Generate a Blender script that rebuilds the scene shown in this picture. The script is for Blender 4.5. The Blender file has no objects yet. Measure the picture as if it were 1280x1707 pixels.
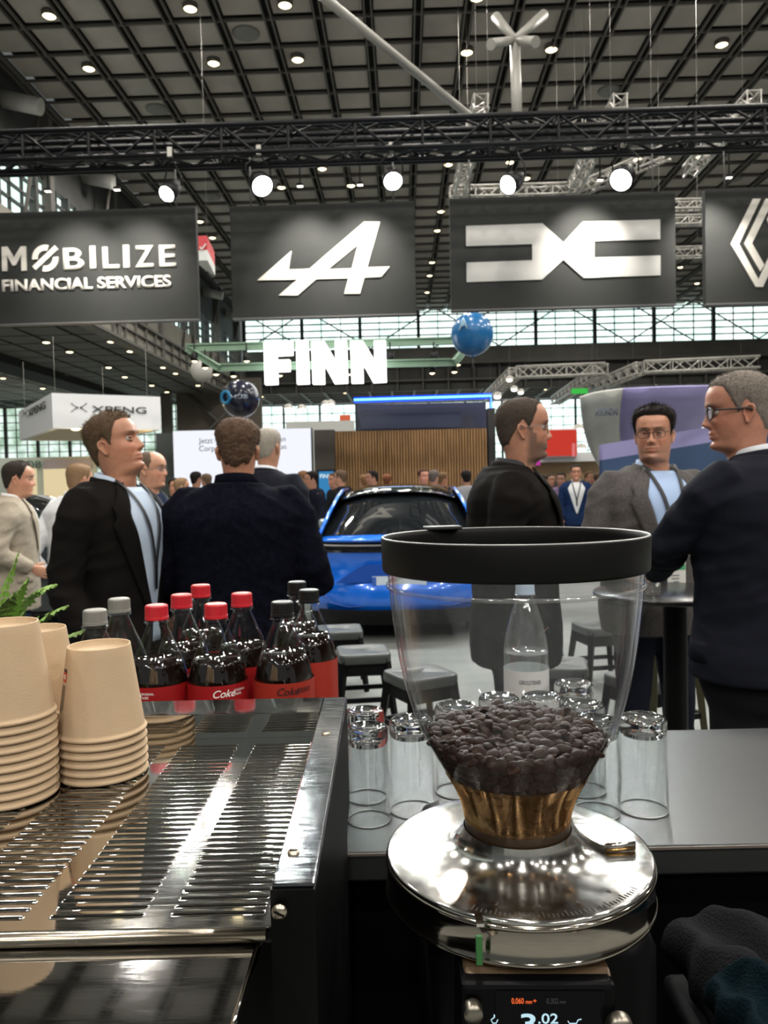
import bpy, bmesh, math, random
import numpy as np
from mathutils import Vector, Matrix, noise
random.seed(7)
PI = math.pi
S = bpy.context.scene
COL = S.collection
# ------------------------------------------------------------------ camera
CAMZ = 1.54; FPX = 1290.0
PITCH = math.radians(-2.05); ROLL = math.radians(1.25); YAWH = math.radians(-1.5)
_f = Vector((0, math.cos(PITCH), math.sin(PITCH)))
_r0 = Vector((1, 0, 0)); _u0 = _r0.cross(_f)
_r = math.cos(ROLL)*_r0 - math.sin(ROLL)*_u0
_u = math.sin(ROLL)*_r0 + math.cos(ROLL)*_u0
cam = bpy.data.objects.new('camera', bpy.data.cameras.new('camera')); COL.objects.link(cam)
M3 = Matrix((_r, _u, -_f)).transposed()
cam.matrix_world = Matrix.Translation((0, 0, CAMZ)) @ M3.to_4x4()
cam.data.sensor_fit = 'VERTICAL'; cam.data.sensor_height = 36.0
cam.data.lens = 36.0*FPX/1707.0
cam.data.clip_start = 0.02; cam.data.clip_end = 400
cam.data.dof.use_dof = True; cam.data.dof.focus_distance = 0.60
cam.data.dof.aperture_fstop = cam.data.lens/1.5
S.camera = cam
# ------------------------------------------------------------------ world, exposure
S.view_settings.view_transform = 'Standard'; S.view_settings.look = 'None'
S.view_settings.gamma = 1; S.view_settings.use_curve_mapping = False
S.view_settings.exposure = 0.0
w = bpy.data.worlds.new('world'); S.world = w; w.use_nodes = True
bg = w.node_tree.nodes['Background']; bg.inputs[0].default_value = (0.80, 0.88, 0.86, 1); bg.inputs[1].default_value = 0.16
cy = S.cycles
cy.max_bounces = 14; cy.transparent_max_bounces = 24; cy.transmission_bounces = 12; cy.glossy_bounces = 5; cy.diffuse_bounces = 3
cy.caustics_reflective = False; cy.caustics_refractive = False; cy.sample_clamp_indirect = 4.0; cy.use_denoising = True

def light(name, kind, loc, power, color=(1, 1, 1), size=0.2, rot=None, spot=None, blend=0.4):
    d = bpy.data.lights.new(name, kind); d.energy = power; d.color = color
    o = bpy.data.objects.new(name, d); COL.objects.link(o); o.location = loc
    if kind == 'AREA': d.size = size
    else: d.shadow_soft_size = size
    if kind == 'SPOT': d.spot_size = math.radians(spot or 60); d.spot_blend = blend
    if rot is not None:
        o.rotation_euler = Vector(rot).to_track_quat('-Z', 'Y').to_euler()
    return o

# ------------------------------------------------------------------ pixel -> place
def ray(px, py):
    return _f + _r*((px-640)/FPX) + _u*((853.5-py)/FPX)
def at(px, py, Y):
    d = ray(px, py); return Vector((0, 0, CAMZ)) + d*(Y/d.y)
def atz(px, py, z):
    d = ray(px, py); return Vector((0, 0, CAMZ)) + d*((z-CAMZ)/d.z)
HR = Matrix.Rotation(YAWH, 3, 'Z'); HRi = HR.inverted()
def H(X, Y, Z): return HR @ Vector((X, Y, Z))          # hall axes -> world
def hat(px, py, Yh):                                    # pixel on a plane of the hall, in hall axes
    d = HRi @ ray(px, py); return Vector((0, 0, CAMZ)) + d*(Yh/d.y)
def hatz(px, py, z):
    return HRi @ atz(px, py, z)

# ------------------------------------------------------------------ materials
MATS = {}
def lin(c):
    if isinstance(c, str):
        c = c.lstrip('#'); c = [int(c[i:i+2], 16)/255 for i in (0, 2, 4)]
        return tuple(((x+0.055)/1.055)**2.4 if x > 0.04045 else x/12.92 for x in c)
    return tuple(c)
def mat(name, color, rough=0.5, metal=0.0, nscale=0, namt=0.15, bump=0, bscale=60, spec=0.5, stretch=None, coat=0, emis=None, estr=1, sheen=0, aniso=0):
    if name in MATS: return MATS[name]
    m = bpy.data.materials.new(name); m.use_nodes = True; nt = m.node_tree; N = nt.nodes; L = nt.links
    b = N['Principled BSDF']; c = lin(color)
    b.inputs['Base Color'].default_value = (*c, 1); b.inputs['Roughness'].default_value = rough
    b.inputs['Metallic'].default_value = metal; b.inputs['Specular IOR Level'].default_value = spec
    if coat: b.inputs['Coat Weight'].default_value = coat; b.inputs['Coat Roughness'].default_value = 0.04
    if sheen: b.inputs['Sheen Weight'].default_value = sheen; b.inputs['Sheen Roughness'].default_value = 0.5
    if aniso: b.inputs['Anisotropic'].default_value = aniso
    if emis is not None:
        b.inputs['Emission Color'].default_value = (*lin(emis), 1); b.inputs['Emission Strength'].default_value = estr
    if nscale or bump:
        tc = N.new('ShaderNodeTexCoord'); mp = N.new('ShaderNodeMapping'); L.new(tc.outputs['Object'], mp.inputs[0])
        if stretch: mp.inputs['Scale'].default_value = stretch
    if nscale:
        n = N.new('ShaderNodeTexNoise'); n.inputs['Scale'].default_value = nscale; n.inputs['Detail'].default_value = 5
        L.new(mp.outputs[0], n.inputs[0])
        r = N.new('ShaderNodeMapRange'); r.inputs[1].default_value = .3; r.inputs[2].default_value = .7
        r.inputs[3].default_value = 1-namt; r.inputs[4].default_value = 1+namt
        L.new(n.outputs[0], r.inputs[0])
        x = N.new('ShaderNodeVectorMath'); x.operation = 'SCALE'; x.inputs[0].default_value = c
        L.new(r.outputs[0], x.inputs['Scale']); L.new(x.outputs[0], b.inputs['Base Color'])
    if bump:
        n2 = N.new('ShaderNodeTexNoise'); n2.inputs['Scale'].default_value = bscale; n2.inputs['Detail'].default_value = 4
        L.new(mp.outputs[0], n2.inputs[0])
        bp = N.new('ShaderNodeBump'); bp.inputs['Strength'].default_value = bump; bp.inputs['Distance'].default_value = 0.01
        L.new(n2.outputs[0], bp.inputs['Height']); L.new(bp.outputs[0], b.inputs['Normal'])
    MATS[name] = m; return m
def emit(name, color, strength):
    if name in MATS: return MATS[name]
    m = bpy.data.materials.new(name); m.use_nodes = True; nt = m.node_tree
    nt.nodes.remove(nt.nodes['Principled BSDF']); e = nt.nodes.new('ShaderNodeEmission')
    e.inputs[0].default_value = (*lin(color), 1); e.inputs[1].default_value = strength
    nt.links.new(e.outputs[0], nt.nodes['Material Output'].inputs[0]); MATS[name] = m; return m
def clear(name, tint=(1, 1, 1), gloss=1.0, rough=0.02, ior=1.45, haze=0.0, hazecol=(.8, .8, .8), gcol=(1, 1, 1), f0=None):
    """thin clear wall: lets light straight through, reflects more at grazing angles, optional streaky diffuse film"""
    if name in MATS: return MATS[name]
    m = bpy.data.materials.new(name); m.use_nodes = True; nt = m.node_tree; N = nt.nodes; L = nt.links
    N.remove(N['Principled BSDF'])
    def M(op, a, b=None):
        n = N.new('ShaderNodeMath'); n.operation = op
        for k, v in enumerate((a, b)):
            if v is None: continue
            if isinstance(v, (int, float)): n.inputs[k].default_value = v
            else: L.new(v, n.inputs[k])
        return n.outputs[0]
    t = N.new('ShaderNodeBsdfTransparent'); t.inputs[0].default_value = (*tint, 1)
    g = N.new('ShaderNodeBsdfGlossy'); g.inputs['Roughness'].default_value = rough; g.inputs[0].default_value = (*gcol, 1)
    ge = N.new('ShaderNodeNewGeometry'); dp = N.new('ShaderNodeVectorMath'); dp.operation = 'DOT_PRODUCT'
    L.new(ge.outputs['Normal'], dp.inputs[0]); L.new(ge.outputs['Incoming'], dp.inputs[1])
    if f0 is None: f0 = ((ior-1)/(ior+1))**2*gloss
    k = M('POWER', M('SUBTRACT', 1.0, M('ABSOLUTE', dp.outputs['Value'])), 5.0 if gloss < 3 else 4.0)
    fr = M('MINIMUM', M('ADD', M('MULTIPLY', k, 1-f0), f0), .92)
    mx = N.new('ShaderNodeMixShader'); L.new(fr, mx.inputs[0]); L.new(t.outputs[0], mx.inputs[1]); L.new(g.outputs[0], mx.inputs[2])
    out = mx
    if haze:
        d = N.new('ShaderNodeBsdfDiffuse'); d.inputs[0].default_value = (*hazecol, 1)
        tc = N.new('ShaderNodeTexCoord'); mp = N.new('ShaderNodeMapping'); mp.inputs['Scale'].default_value = (60, 60, 5)
        n = N.new('ShaderNodeTexNoise'); n.inputs['Scale'].default_value = 2.0; n.inputs['Detail'].default_value = 6
        L.new(tc.outputs['Object'], mp.inputs[0]); L.new(mp.outputs[0], n.inputs[0])
        r = N.new('ShaderNodeMapRange'); r.inputs[1].default_value = .35; r.inputs[2].default_value = .8; r.inputs[3].default_value = haze*.5; r.inputs[4].default_value = haze*1.6
        L.new(n.outputs[0], r.inputs[0]); m2 = N.new('ShaderNodeMixShader'); L.new(r.outputs[0], m2.inputs[0])
        L.new(mx.outputs[0], m2.inputs[1]); L.new(d.outputs[0], m2.inputs[2]); out = m2
    L.new(out.outputs[0], N['Material Output'].inputs[0]); MATS[name] = m; return m
def glass(name, color=(1, 1, 1), ior=1.5, rough=0.0):
    if name in MATS: return MATS[name]
    m = bpy.data.materials.new(name); m.use_nodes = True; b = m.node_tree.nodes['Principled BSDF']
    b.inputs['Base Color'].default_value = (*color, 1); b.inputs['Transmission Weight'].default_value = 1
    b.inputs['Roughness'].default_value = rough; b.inputs['IOR'].default_value = ior
    MATS[name] = m; return m

# ------------------------------------------------------------------ mesh builder
def frame_of(d, up=None):
    d = Vector(d).normalized()
    up = Vector(up) if up is not None else (Vector((0, 0, 1)) if abs(d.z) < .95 else Vector((0, 1, 0)))
    x = up.cross(d)
    if x.length < 1e-6: x = Vector((1, 0, 0)).cross(d)
    x.normalize(); y = d.cross(x).normalized(); return x, y
class MB:
    def __init__(s): s.bm = bmesh.new()
    def V(s, p): return s.bm.verts.new(p)
    def F(s, vs, m=0, smooth=False):
        try: f = s.bm.faces.new(vs)
        except ValueError: return None
        f.material_index = m; f.smooth = smooth; return f
    def grid(s, rows, m=0, smooth=True, closed=True, cap0=False, cap1=False, flip=False):
        vr = [[s.V(p) for p in r] for r in rows]
        n = len(rows[0])
        for i in range(len(vr)-1):
            for j in range(n if closed else n-1):
                k = (j+1) % n
                q = [vr[i][j], vr[i][k], vr[i+1][k], vr[i+1][j]]
                s.F(q[::-1] if flip else q, m, smooth)
        if cap0: s.F(vr[0] if flip else vr[0][::-1], m, False)
        if cap1: s.F(vr[-1][::-1] if flip else vr[-1], m, False)
        return vr
    def box(s, c, size, rot=None, m=0, bevel=0):
        c = Vector(c); hx, hy, hz = [a/2 for a in size]; R = rot or Matrix.Identity(3)
        vs = [s.V(c + R @ Vector((x*hx, y*hy, z*hz))) for x in (-1, 1) for y in (-1, 1) for z in (-1, 1)]
        fs = [s.F([vs[i] for i in q], m) for q in ((0, 1, 3, 2), (4, 6, 7, 5), (0, 4, 5, 1), (2, 3, 7, 6), (0, 2, 6, 4), (1, 5, 7, 3))]
        if bevel:
            es = set(e for f in fs for e in f.edges)
            r = bmesh.ops.bevel(s.bm, geom=list(es), offset=bevel, segments=2, affect='EDGES', profile=.5)
            for f in r['faces']: f.smooth = True; f.material_index = m
        return vs
    def tube(s, pts, rad, n=10, m=0, cap=True, up=None, smooth=True):
        pts = [Vector(p) for p in pts]
        if not isinstance(rad, (list, tuple)): rad = [rad]*len(pts)
        rows = []; prevx = None
        for i, p in enumerate(pts):
            a = pts[max(i-1, 0)]; b = pts[min(i+1, len(pts)-1)]; d = (b-a)
            if d.length < 1e-9: d = Vector((0, 0, 1))
            if up is not None: x, y = frame_of(d, up)
            elif prevx is None: x, y = frame_of(d)
            else:
                d.normalize(); x = prevx - d*prevx.dot(d); x.normalize(); y = d.cross(x)
            prevx = x
            r = rad[i]; rx, ry = r if isinstance(r, (tuple, list)) else (r, r)
            rows.append([p + x*(rx*math.cos(2*PI*k/n)) + y*(ry*math.sin(2*PI*k/n)) for k in range(n)])
        s.grid(rows, m, smooth, True, cap, cap)
    def lathe(s, prof, n=48, c=(0, 0, 0), m=0, smooth=True, axis=None, ms=None):
        """prof list of (r, z)"""
        c = Vector(c); rows = []
        if axis is None: X, Y, Z = Vector((1, 0, 0)), Vector((0, 1, 0)), Vector((0, 0, 1))
        else:
            Z = Vector(axis).normalized(); X, Y = frame_of(Z)
        vr = []
        for r, z in prof:
            if r < 1e-6: vr.append([s.V(c+Z*z)])
            else: vr.append([s.V(c + X*(r*math.cos(2*PI*k/n)) + Y*(r*math.sin(2*PI*k/n)) + Z*z) for k in range(n)])
        for i in range(len(vr)-1):
            a, b = vr[i], vr[i+1]; mm = ms[i] if ms else m
            for k in range(n):
                l = (k+1) % n
                if len(a) == 1 and len(b) == 1: break
                if len(a) == 1: s.F([a[0], b[l], b[k]], mm, smooth)
                elif len(b) == 1: s.F([a[k], a[l], b[0]], mm, smooth)
                else: s.F([a[k], a[l], b[l], b[k]], mm, smooth)
    def prism(s, poly, o, ex, ey, en, depth, m=0):
        """polygon (u,v) in plane o + u*ex + v*ey, extruded by en*depth; may be concave"""
        o = Vector(o); ex = Vector(ex); ey = Vector(ey); en = Vector(en)
        a = [s.V(o+ex*u+ey*v) for u, v in poly]; b = [s.V(o+ex*u+ey*v+en*depth) for u, v in poly]
        s.F(a, m); s.F(b[::-1], m)
        for i in range(len(poly)):
            j = (i+1) % len(poly); s.F([a[i], b[i], b[j], a[j]], m)
    def sphere(s, c, r, n=16, m=0, sc=(1, 1, 1), rot=None):
        c = Vector(c); R = rot or Matrix.Identity(3); k = n//2
        rows = []
        for i in range(1, k):
            t = PI*i/k
            rows.append([c + R @ Vector((r*sc[0]*math.sin(t)*math.cos(2*PI*j/n), r*sc[1]*math.sin(t)*math.sin(2*PI*j/n), r*sc[2]*math.cos(t))) for j in range(n)])
        vr = s.grid(rows, m, True, True, flip=True)
        top = s.V(c + R @ Vector((0, 0, r*sc[2]))); bot = s.V(c - R @ Vector((0, 0, r*sc[2])))
        for j in range(n):
            l = (j+1) % n
            s.F([top, vr[0][j], vr[0][l]], m, True); s.F([bot, vr[-1][l], vr[-1][j]], m, True)
    def build(s, name, mats, parent=None, world=True, bevel=0, fix=True, kind=None, sub=0, solid=0, origin=None):
        """world: verts are world coordinates. top-level meshes get their origin at the base centre"""
        if fix: bmesh.ops.recalc_face_normals(s.bm, faces=s.bm.faces)
        me = bpy.data.meshes.new(name)
        off = Vector((0, 0, 0))
        if parent is not None and world:
            s.bm.transform(PW[parent.name].inverted())
        elif parent is None:
            if origin is None:
                xs = [v.co for v in s.bm.verts]
                off = Vector(((min(v.x for v in xs)+max(v.x for v in xs))/2, (min(v.y for v in xs)+max(v.y for v in xs))/2, min(v.z for v in xs)))
            else: off = Vector(origin)
            s.bm.transform(Matrix.Translation(-off))
        s.bm.to_mesh(me); s.bm.free()
        if not isinstance(mats, (list, tuple)): mats = [mats]
        for m in mats: me.materials.append(m)
        o = bpy.data.objects.new(name, me); COL.objects.link(o)
        if parent is not None:
            o.parent = parent; PW[o.name] = PW[parent.name].copy()
        else:
            o.location = off; PW[o.name] = Matrix.Translation(off)
        if bevel:
            b = o.modifiers.new('bevel', 'BEVEL'); b.width = bevel; b.segments = 2; b.limit_method = 'ANGLE'; b.angle_limit = math.radians(40)
        if solid:
            b = o.modifiers.new('solid', 'SOLIDIFY'); b.thickness = solid; b.offset = -1
        if sub:
            b = o.modifiers.new('sub', 'SUBSURF'); b.levels = sub; b.render_levels = sub
        if kind: o['kind'] = kind
        return o
PW = {}
def thing(name, label, cat, loc=(0, 0, 0), rotz=0, group=None):
    o = bpy.data.objects.new(name, None); COL.objects.link(o); o.empty_display_size = .1
    o.location = loc; o.rotation_euler = (0, 0, rotz); o['label'] = label; o['category'] = cat
    if group: o['group'] = group
    PW[o.name] = Matrix.Translation(loc) @ Matrix.Rotation(rotz, 4, 'Z')
    return o
def tag(o, label, cat, group=None, kind=None):
    o['label'] = label; o['category'] = cat
    if group: o['group'] = group
    if kind: o['kind'] = kind
    return o
def dup(root, loc, rotz=None, label=None, group=None, scale=None):
    r = root.copy(); COL.objects.link(r); r.location = loc
    if rotz is not None: r.rotation_euler = (0, 0, rotz)
    if scale: r.scale = (scale,)*3 if not isinstance(scale, tuple) else scale
    if label: r['label'] = label
    if group: r['group'] = group
    for ch in list(root.children):
        c = ch.copy(); COL.objects.link(c); c.parent = r
        for g in list(ch.children):
            d = g.copy(); COL.objects.link(d); d.parent = c
    return r
def text(name, body, o, ex, ey, height, m, parent, depth=0.003, bold=0.0, width=None, align='LEFT', xs=1.0, lift=0.0, label=None):
    """text as mesh; o baseline origin (world), ex/ey unit vectors"""
    cu = bpy.data.curves.new(name, 'FONT'); cu.body = body; cu.size = 1.0; cu.extrude = 0; cu.offset = bold; cu.align_x = align
    tmp = bpy.data.objects.new('tmp_text', cu); COL.objects.link(tmp)
    bpy.context.view_layer.update()
    dg = bpy.context.evaluated_depsgraph_get(); me = bpy.data.meshes.new_from_object(tmp.evaluated_get(dg))
    bpy.data.objects.remove(tmp)
    bm = bmesh.new(); bm.from_mesh(me); bpy.data.meshes.remove(me)
    xsv = [v.co.x for v in bm.verts]; ysv = [v.co.y for v in bm.verts]
    x0, x1 = min(xsv), max(xsv); y0, y1 = 0, 0.73
    sy = height/(y1-y0); sx = sy*xs
    if width: sx = width/(x1-x0)
    ox = x0 if align == 'LEFT' else (x0+x1)/2
    ex = Vector(ex).normalized(); ey = Vector(ey).normalized(); en = ex.cross(ey); o = Vector(o)
    for v in bm.verts:
        v.co = o + ex*((v.co.x-ox)*sx) + ey*(v.co.y*sy) + en*lift
    r = bmesh.ops.extrude_face_region(bm, geom=list(bm.faces))
    for v in r['geom']:
        if isinstance(v, bmesh.types.BMVert): v.co += en*depth
    mb = MB(); mb.bm.free(); mb.bm = bm
    ob = mb.build(name, m, parent)
    return ob
def struct(o, kind='structure'):
    o['kind'] = kind; return o
# ================================================================== THE HALL (hall axes: X across, Y deep)
WHITE_STEEL = mat('grey_white_paint', (.50, .50, .47), .5, nscale=3, namt=.1)
PANEL = mat('ceiling_panel', (.40, .375, .335), .85, nscale=.6, namt=.18)
GAP = mat('ceiling_gap', (.022, .02, .018), .9)
RAIL = mat('ceiling_rail', (.12, .112, .10), .7)
DARKST = mat('dark_roof_steel', (.05, .05, .048), .7, nscale=.5, namt=.3)
CONC = mat('grey_cladding', (.16, .155, .14), .8, nscale=.7, namt=.15)
FASC = mat('beige_fascia', (.24, .225, .19), .8, nscale=.8, namt=.15)
FLOORM = mat('grey_carpet', (.205, .215, .205), .95, nscale=1.3, namt=.12, bump=.25, bscale=250, stretch=(1, 3, 1), spec=.2)
LAMPDISC = emit('downlight_glow', (1, .84, .50), 5)
CZ = 13.6; PITCHG = 1.28
def hbox(mb, X0, X1, Y0, Y1, Z0, Z1, m=0):
    mb.box(H((X0+X1)/2, (Y0+Y1)/2, (Z0+Z1)/2), (abs(X1-X0), abs(Y1-Y0), abs(Z1-Z0)), HR, m)
mb = MB(); hbox(mb, -42, 40, -25, 82, -.1, 0); struct(mb.build('floor', FLOORM))
# main ceiling: square panels in a dark grid, thin rails in the joints
mb = MB(); hbox(mb, -11, 38, -25, 55, CZ+.55, CZ+.65, 1)
nx = int(49/PITCHG); ny = int(80/PITCHG); X0 = -11+.25; Y0 = -25+.55
for i in range(nx):
    for j in range(ny):
        x = X0+i*PITCHG; y = Y0+j*PITCHG
        hbox(mb, x, x+PITCHG-.30, y, y+PITCHG-.24, CZ, CZ+.05, 0)
for i in range(nx+1):
    x = X0+i*PITCHG-.15; hbox(mb, x-.11, x-.07, -25, 55, CZ-.15, CZ-.06, 2); hbox(mb, x+.07, x+.11, -25, 55, CZ-.15, CZ-.06, 2)
for j in range(ny+1):
    y = Y0+j*PITCHG-.12; hbox(mb, -11, 38, y-.04, y+.02, CZ-.10, CZ-.03, 2)
struct(mb.build('ceiling', [PANEL, GAP, RAIL], fix=False))
# low side ceilings (left aisle and the end bay)
mb = MB(); hbox(mb, -42, -11.2, -7, 52, 7.9, 8.0, 1)
for i in range(19):
    x = -41.5+i*1.28*1.25
    if -19.2 < x < -17.5: continue
    for j in range(36):
        hbox(mb, x, x+1.42, -6.5+j*1.6, -6.5+j*1.6+1.42, 7.66, 7.7, 0 if x < -18 else 3)
hbox(mb, -19.2, -17.6, -7, 52, 7.3, 7.75, 1)
struct(mb.build('ceiling_aisle', [PANEL, GAP, RAIL, CONC], fix=False))
mb = MB(); hbox(mb, -42, 40, 55, 80, 10.2, 10.3, 1)
for i in range(40):
    hbox(mb, -42+i*2.05, -42+i*2.05+.2, 55, 80, 9.9, 10.2, 2)
for j in range(13): hbox(mb, -42, 40, 55+j*2, 55.25+j*2, 9.95, 10.2, 2)
struct(mb.build('ceiling_end', [PANEL, GAP, CONC], fix=False))
# window glow material: daylight with a soft green wooded tone low down
def sky_mat(name, strength, green):
    m = bpy.data.materials.new(name); m.use_nodes = True; nt = m.node_tree; N = nt.nodes; L = nt.links
    N.remove(N['Principled BSDF']); e = N.new('ShaderNodeEmission'); tc = N.new('ShaderNodeTexCoord')
    n = N.new('ShaderNodeTexNoise'); n.inputs['Scale'].default_value = .9; n.inputs['Detail'].default_value = 5; L.new(tc.outputs['Object'], n.inputs[0])
    r = N.new('ShaderNodeValToRGB'); r.color_ramp.elements[0].position = .38; r.color_ramp.elements[1].position = .62
    r.color_ramp.elements[0].color = (*green, 1); r.color_ramp.elements[1].color = (.86, 1.0, .95, 1)
    L.new(n.outputs[0], r.inputs[0]); L.new(r.outputs[0], e.inputs[0]); e.inputs[1].default_value = strength
    L.new(e.outputs[0], N['Material Output'].inputs[0]); return m
SKYHI = sky_mat('daylight_pane', 1.8, (.60, .80, .74)); SKYLO = sky_mat('daylight_pane_trees', 1.25, (.30, .44, .32))
def window_wall(name, a, b, z0, z1, skym, nv, nh, thick=.09, braces=0, sub=3):
    """glazed wall between hall points a and b"""
    a = Vector(a); b = Vector(b); d = (b-a).normalized(); n = Vector((-d.y, d.x, 0)); Lw = (b-a).length
    mb = MB()
    def P3(u, z, o=0): q = a + d*u + n*o; return H(q.x, q.y, z)
    mb.F([mb.V(P3(0, z0, .2)), mb.V(P3(Lw, z0, .2)), mb.V(P3(Lw, z1, .2)), mb.V(P3(0, z1, .2))], 0)
    R = HR @ Matrix.Rotation(math.atan2(d.y, d.x), 3, 'Z')
    for i in range(nv+1):
        u = Lw*i/nv; mb.box(P3(u, (z0+z1)/2), (thick*2, .25, z1-z0), R, 1)
        if i < nv:
            for k in range(1, sub): mb.box(P3(u+Lw/nv*k/sub, (z0+z1)/2), (thick*.5, .1, z1-z0), R, 1)
    for j in range(nh+1):
        mb.box(P3(Lw/2, z0+(z1-z0)*j/nh), (Lw, .12, thick*.7), R, 1)
    for i in range(braces):
        u0 = Lw*i/braces; u1 = Lw*(i+1)/braces
        if i % 2: u0, u1 = u1, u0
        mb.tube([P3(u0, z0, -.3), P3(u1, z1, -.3)], .05, 6, 1)
        if i % 3 == 0: mb.tube([P3(u1, z0, -.3), P3(u0, z1, -.3)], .05, 6, 1)
    return struct(mb.build(name, [skym, DARKST], fix=False))
window_wall('window_1', (-11, 54.6, 0), (38, 54.6, 0), 11.0, 13.75, SKYHI, 12, 6, .11, 11)
window_wall('window_2', (-41.8, 51.5, 0), (-11.5, 51.5, 0), 0.2, 7.2, SKYLO, 14, 14, .07)
window_wall('window_3', (-42, 79.6, 0), (40, 79.6, 0), 0.2, 9.8, SKYHI, 22, 11, .10)
window_wall('window_4', (-11.35, -6, 0), (-11.35, 54.4, 0), 9.7, 11.5, SKYHI, 26, 4, .09)
# end fascia under the clerestory
mb = MB()
hbox(mb, -11, 38, 54.4, 54.9, 9.95, 11.0, 0); hbox(mb, -11, 38, 54.1, 54.4, 9.8, 10.05, 1)
hbox(mb, -11, 38, 54.7, 54.9, 8.1, 9.9, 2)
for i in range(28): hbox(mb, -11+i*1.78, -11+i*1.78+.09, 54.4, 54.7, 8.0, 9.95, 1)
hbox(mb, -11, 38, 54.3, 54.5, 8.7, 8.8, 1)
struct(mb.build('wall_end', [CONC, RAIL, DARKST]))
# left clerestory wall with fascia, beam heads and railing band
mb = MB()
hbox(mb, -11.6, -11.3, -7, 54.6, 11.5, 14.2, 2); hbox(mb, -11.6, -11.2, -7, 54.6, 8.4, 9.7, 0)
hbox(mb, -11.7, -11.15, -7, 54.6, 7.55, 8.4, 0)
for i in range(48): hbox(mb, -11.15, -11.05, -6+i*1.28, -5.9+i*1.28, 7.6, 8.6, 1)
hbox(mb, -11.15, -11.0, -7, 54.6, 7.5, 7.62, 1); hbox(mb, -11.15, -11.0, -7, 54.6, 8.55, 8.66, 1); hbox(mb, -11.15, -11.02, -7, 54.6, 8.05, 8.1, 1)
struct(mb.build('wall_left', [FASC, RAIL, DARKST]))
mb = MB()
for i in range(8):
    y = 11.2+i*5.6
    mb.tube([H(-11.5, y, 12.9), H(-10.2, y, 12.6)], .24, 16, 0); mb.tube([H(-11.3, y+.4, 7.8), H(-10.6, y+.9, 13.3)], .06, 8, 1)
    mb.box(H(-11.2, y+2.5, 10.6), (.3, .3, 6), HR, 1)
struct(mb.build('trim_1', [WHITE_STEEL, RAIL]))
# brown cross-braced core wall behind the LED screen, side walls
mb = MB()
p0 = hat(298, 806, 50); p1 = hat(438, 806, 50)
hbox(mb, p0.x, p1.x, 50, 50.6, 0, 8.6, 0)
hbox(mb, p0.x-.9, p0.x-.3, 49.6, 50.2, 0, 8, 1)
mb.tube([H(p0.x+.2, 49.8, 3.5), H(p1.x-.3, 49.8, 8.2)], .1, 8, 1); mb.tube([H(p0.x+.2, 49.8, 8.2), H(p1.x-.3, 49.8, 3.5)], .1, 8, 1)
struct(mb.build('wall_core', [mat('brown_panel', (.16, .14, .115), .8, nscale=.7), CONC]))
mb = MB(); hbox(mb, 37.7, 38, -25, 55, 0, 14, 0); struct(mb.build('wall_right', CONC))
mb = MB(); hbox(mb, -42.2, -42, -25, 80, 0, 8, 0); struct(mb.build('wall_far_left', CONC))
# roof tubes: tree strut and long diagonal
TUBEM = mat('roof_tube_paint', (.27, .265, .24), .45, nscale=2, namt=.08)
t = thing('roof_strut', 'grey tubular roof strut with four short arms at its top under the ceiling', 'strut', at(862, 205, 14.8))
b0 = at(862, 205, 14.8); b1 = at(858, 66, 15.2)
mb = MB(); mb.tube([b0, b1], .10, 14, 0); mb.build('post', TUBEM, t)
for px, py, Y in ((826, 28, 15.6), (907, 24, 15.6), (818, 74, 14.6), (893, 70, 14.6)):
    e = at(px, py, Y); mb = MB(); mb.tube([b1, e], [.07, .10], 12, 0); mb.build('arm', TUBEM, t)
mb = MB(); mb.tube([at(535, -8, 12.0), at(787, 197, 15.0)], .075, 12)
tag(mb.build('roof_brace', TUBEM), 'long grey diagonal tube crossing below the panelled ceiling to the white truss', 'brace')
# ------------------------------------------------------------------ ceiling lamps
lamp_px = [(82, 26), (148, 114), (317, 14), (356, 105), (475, 8), (496, 99), (778, 87), (919, 82), (1203, 74), (795, -4),
           (412, 237), (243, 243), (527, 233), (537, 281), (585, 309), (469, 312), (187, 322), (747, 274), (756, 223), (850, 270), (1063, 265),
           (877, 297), (1100, 211), (1215, 211), (735, 352), (729, 384), (720, 437), (716, 459), (712, 487), (333, 369), (354, 396), (1134, 445), (1162, 472), (1167, 261)]
r_ = MB(); r_.lathe([(0, .0), (.13, 0), (.15, .10), (.15, .16), (.19, .16), (.19, .02), (.16, -.02), (.15, -.02), (.15, .0)], 20)
def lamp_at(p, first=[None], label='round white downlight set in the dark panelled main ceiling', group='downlights of the main ceiling'):
    if first[0] is None:
        t = thing('ceiling_lamp', label, 'ceiling lamp', p, 0, group)
        mb = MB(); mb.lathe([(.16, .12), (.19, .12), (.19, -.03), (.16, -.03), (.16, .12)], 20); mb.build('housing', RAIL, t, world=False)
        mb = MB(); mb.lathe([(0, .0), (.16, 0), (.16, -.012), (.1, -.05), (0, -.06)], 20); mb.build('diffuser', LAMPDISC, t, world=False)
        first[0] = t; return t
    return dup(first[0], p, label=label, group=group)
for i, (px, py) in enumerate(lamp_px):
    lamp_at(atz(px, py, CZ-.1))
aisle_px = [(77, 570), (116, 586), (185, 569), (217, 585), (272, 612), (181, 612), (73, 616), (106, 626), (208, 628), (5, 630), (253, 642), (278, 653), (191, 655), (71, 647), (162, 644), (293, 622), (330, 642), (20, 660)]
for px, py in aisle_px:
    if py < 660: lamp_at(atz(px, py, 7.62), label='round downlight in the low ceiling of the left aisle', group='downlights of the aisle ceiling')
for px, py in ((538, 649), (437, 661), (708, 645), (768, 643), (909, 649), (883, 638), (575, 655), (1093, 640), (965, 645)):
    lamp_at(atz(px, py, 9.9), label='round downlight in the low ceiling beyond the end windows', group='downlights of the end bay')
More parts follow.
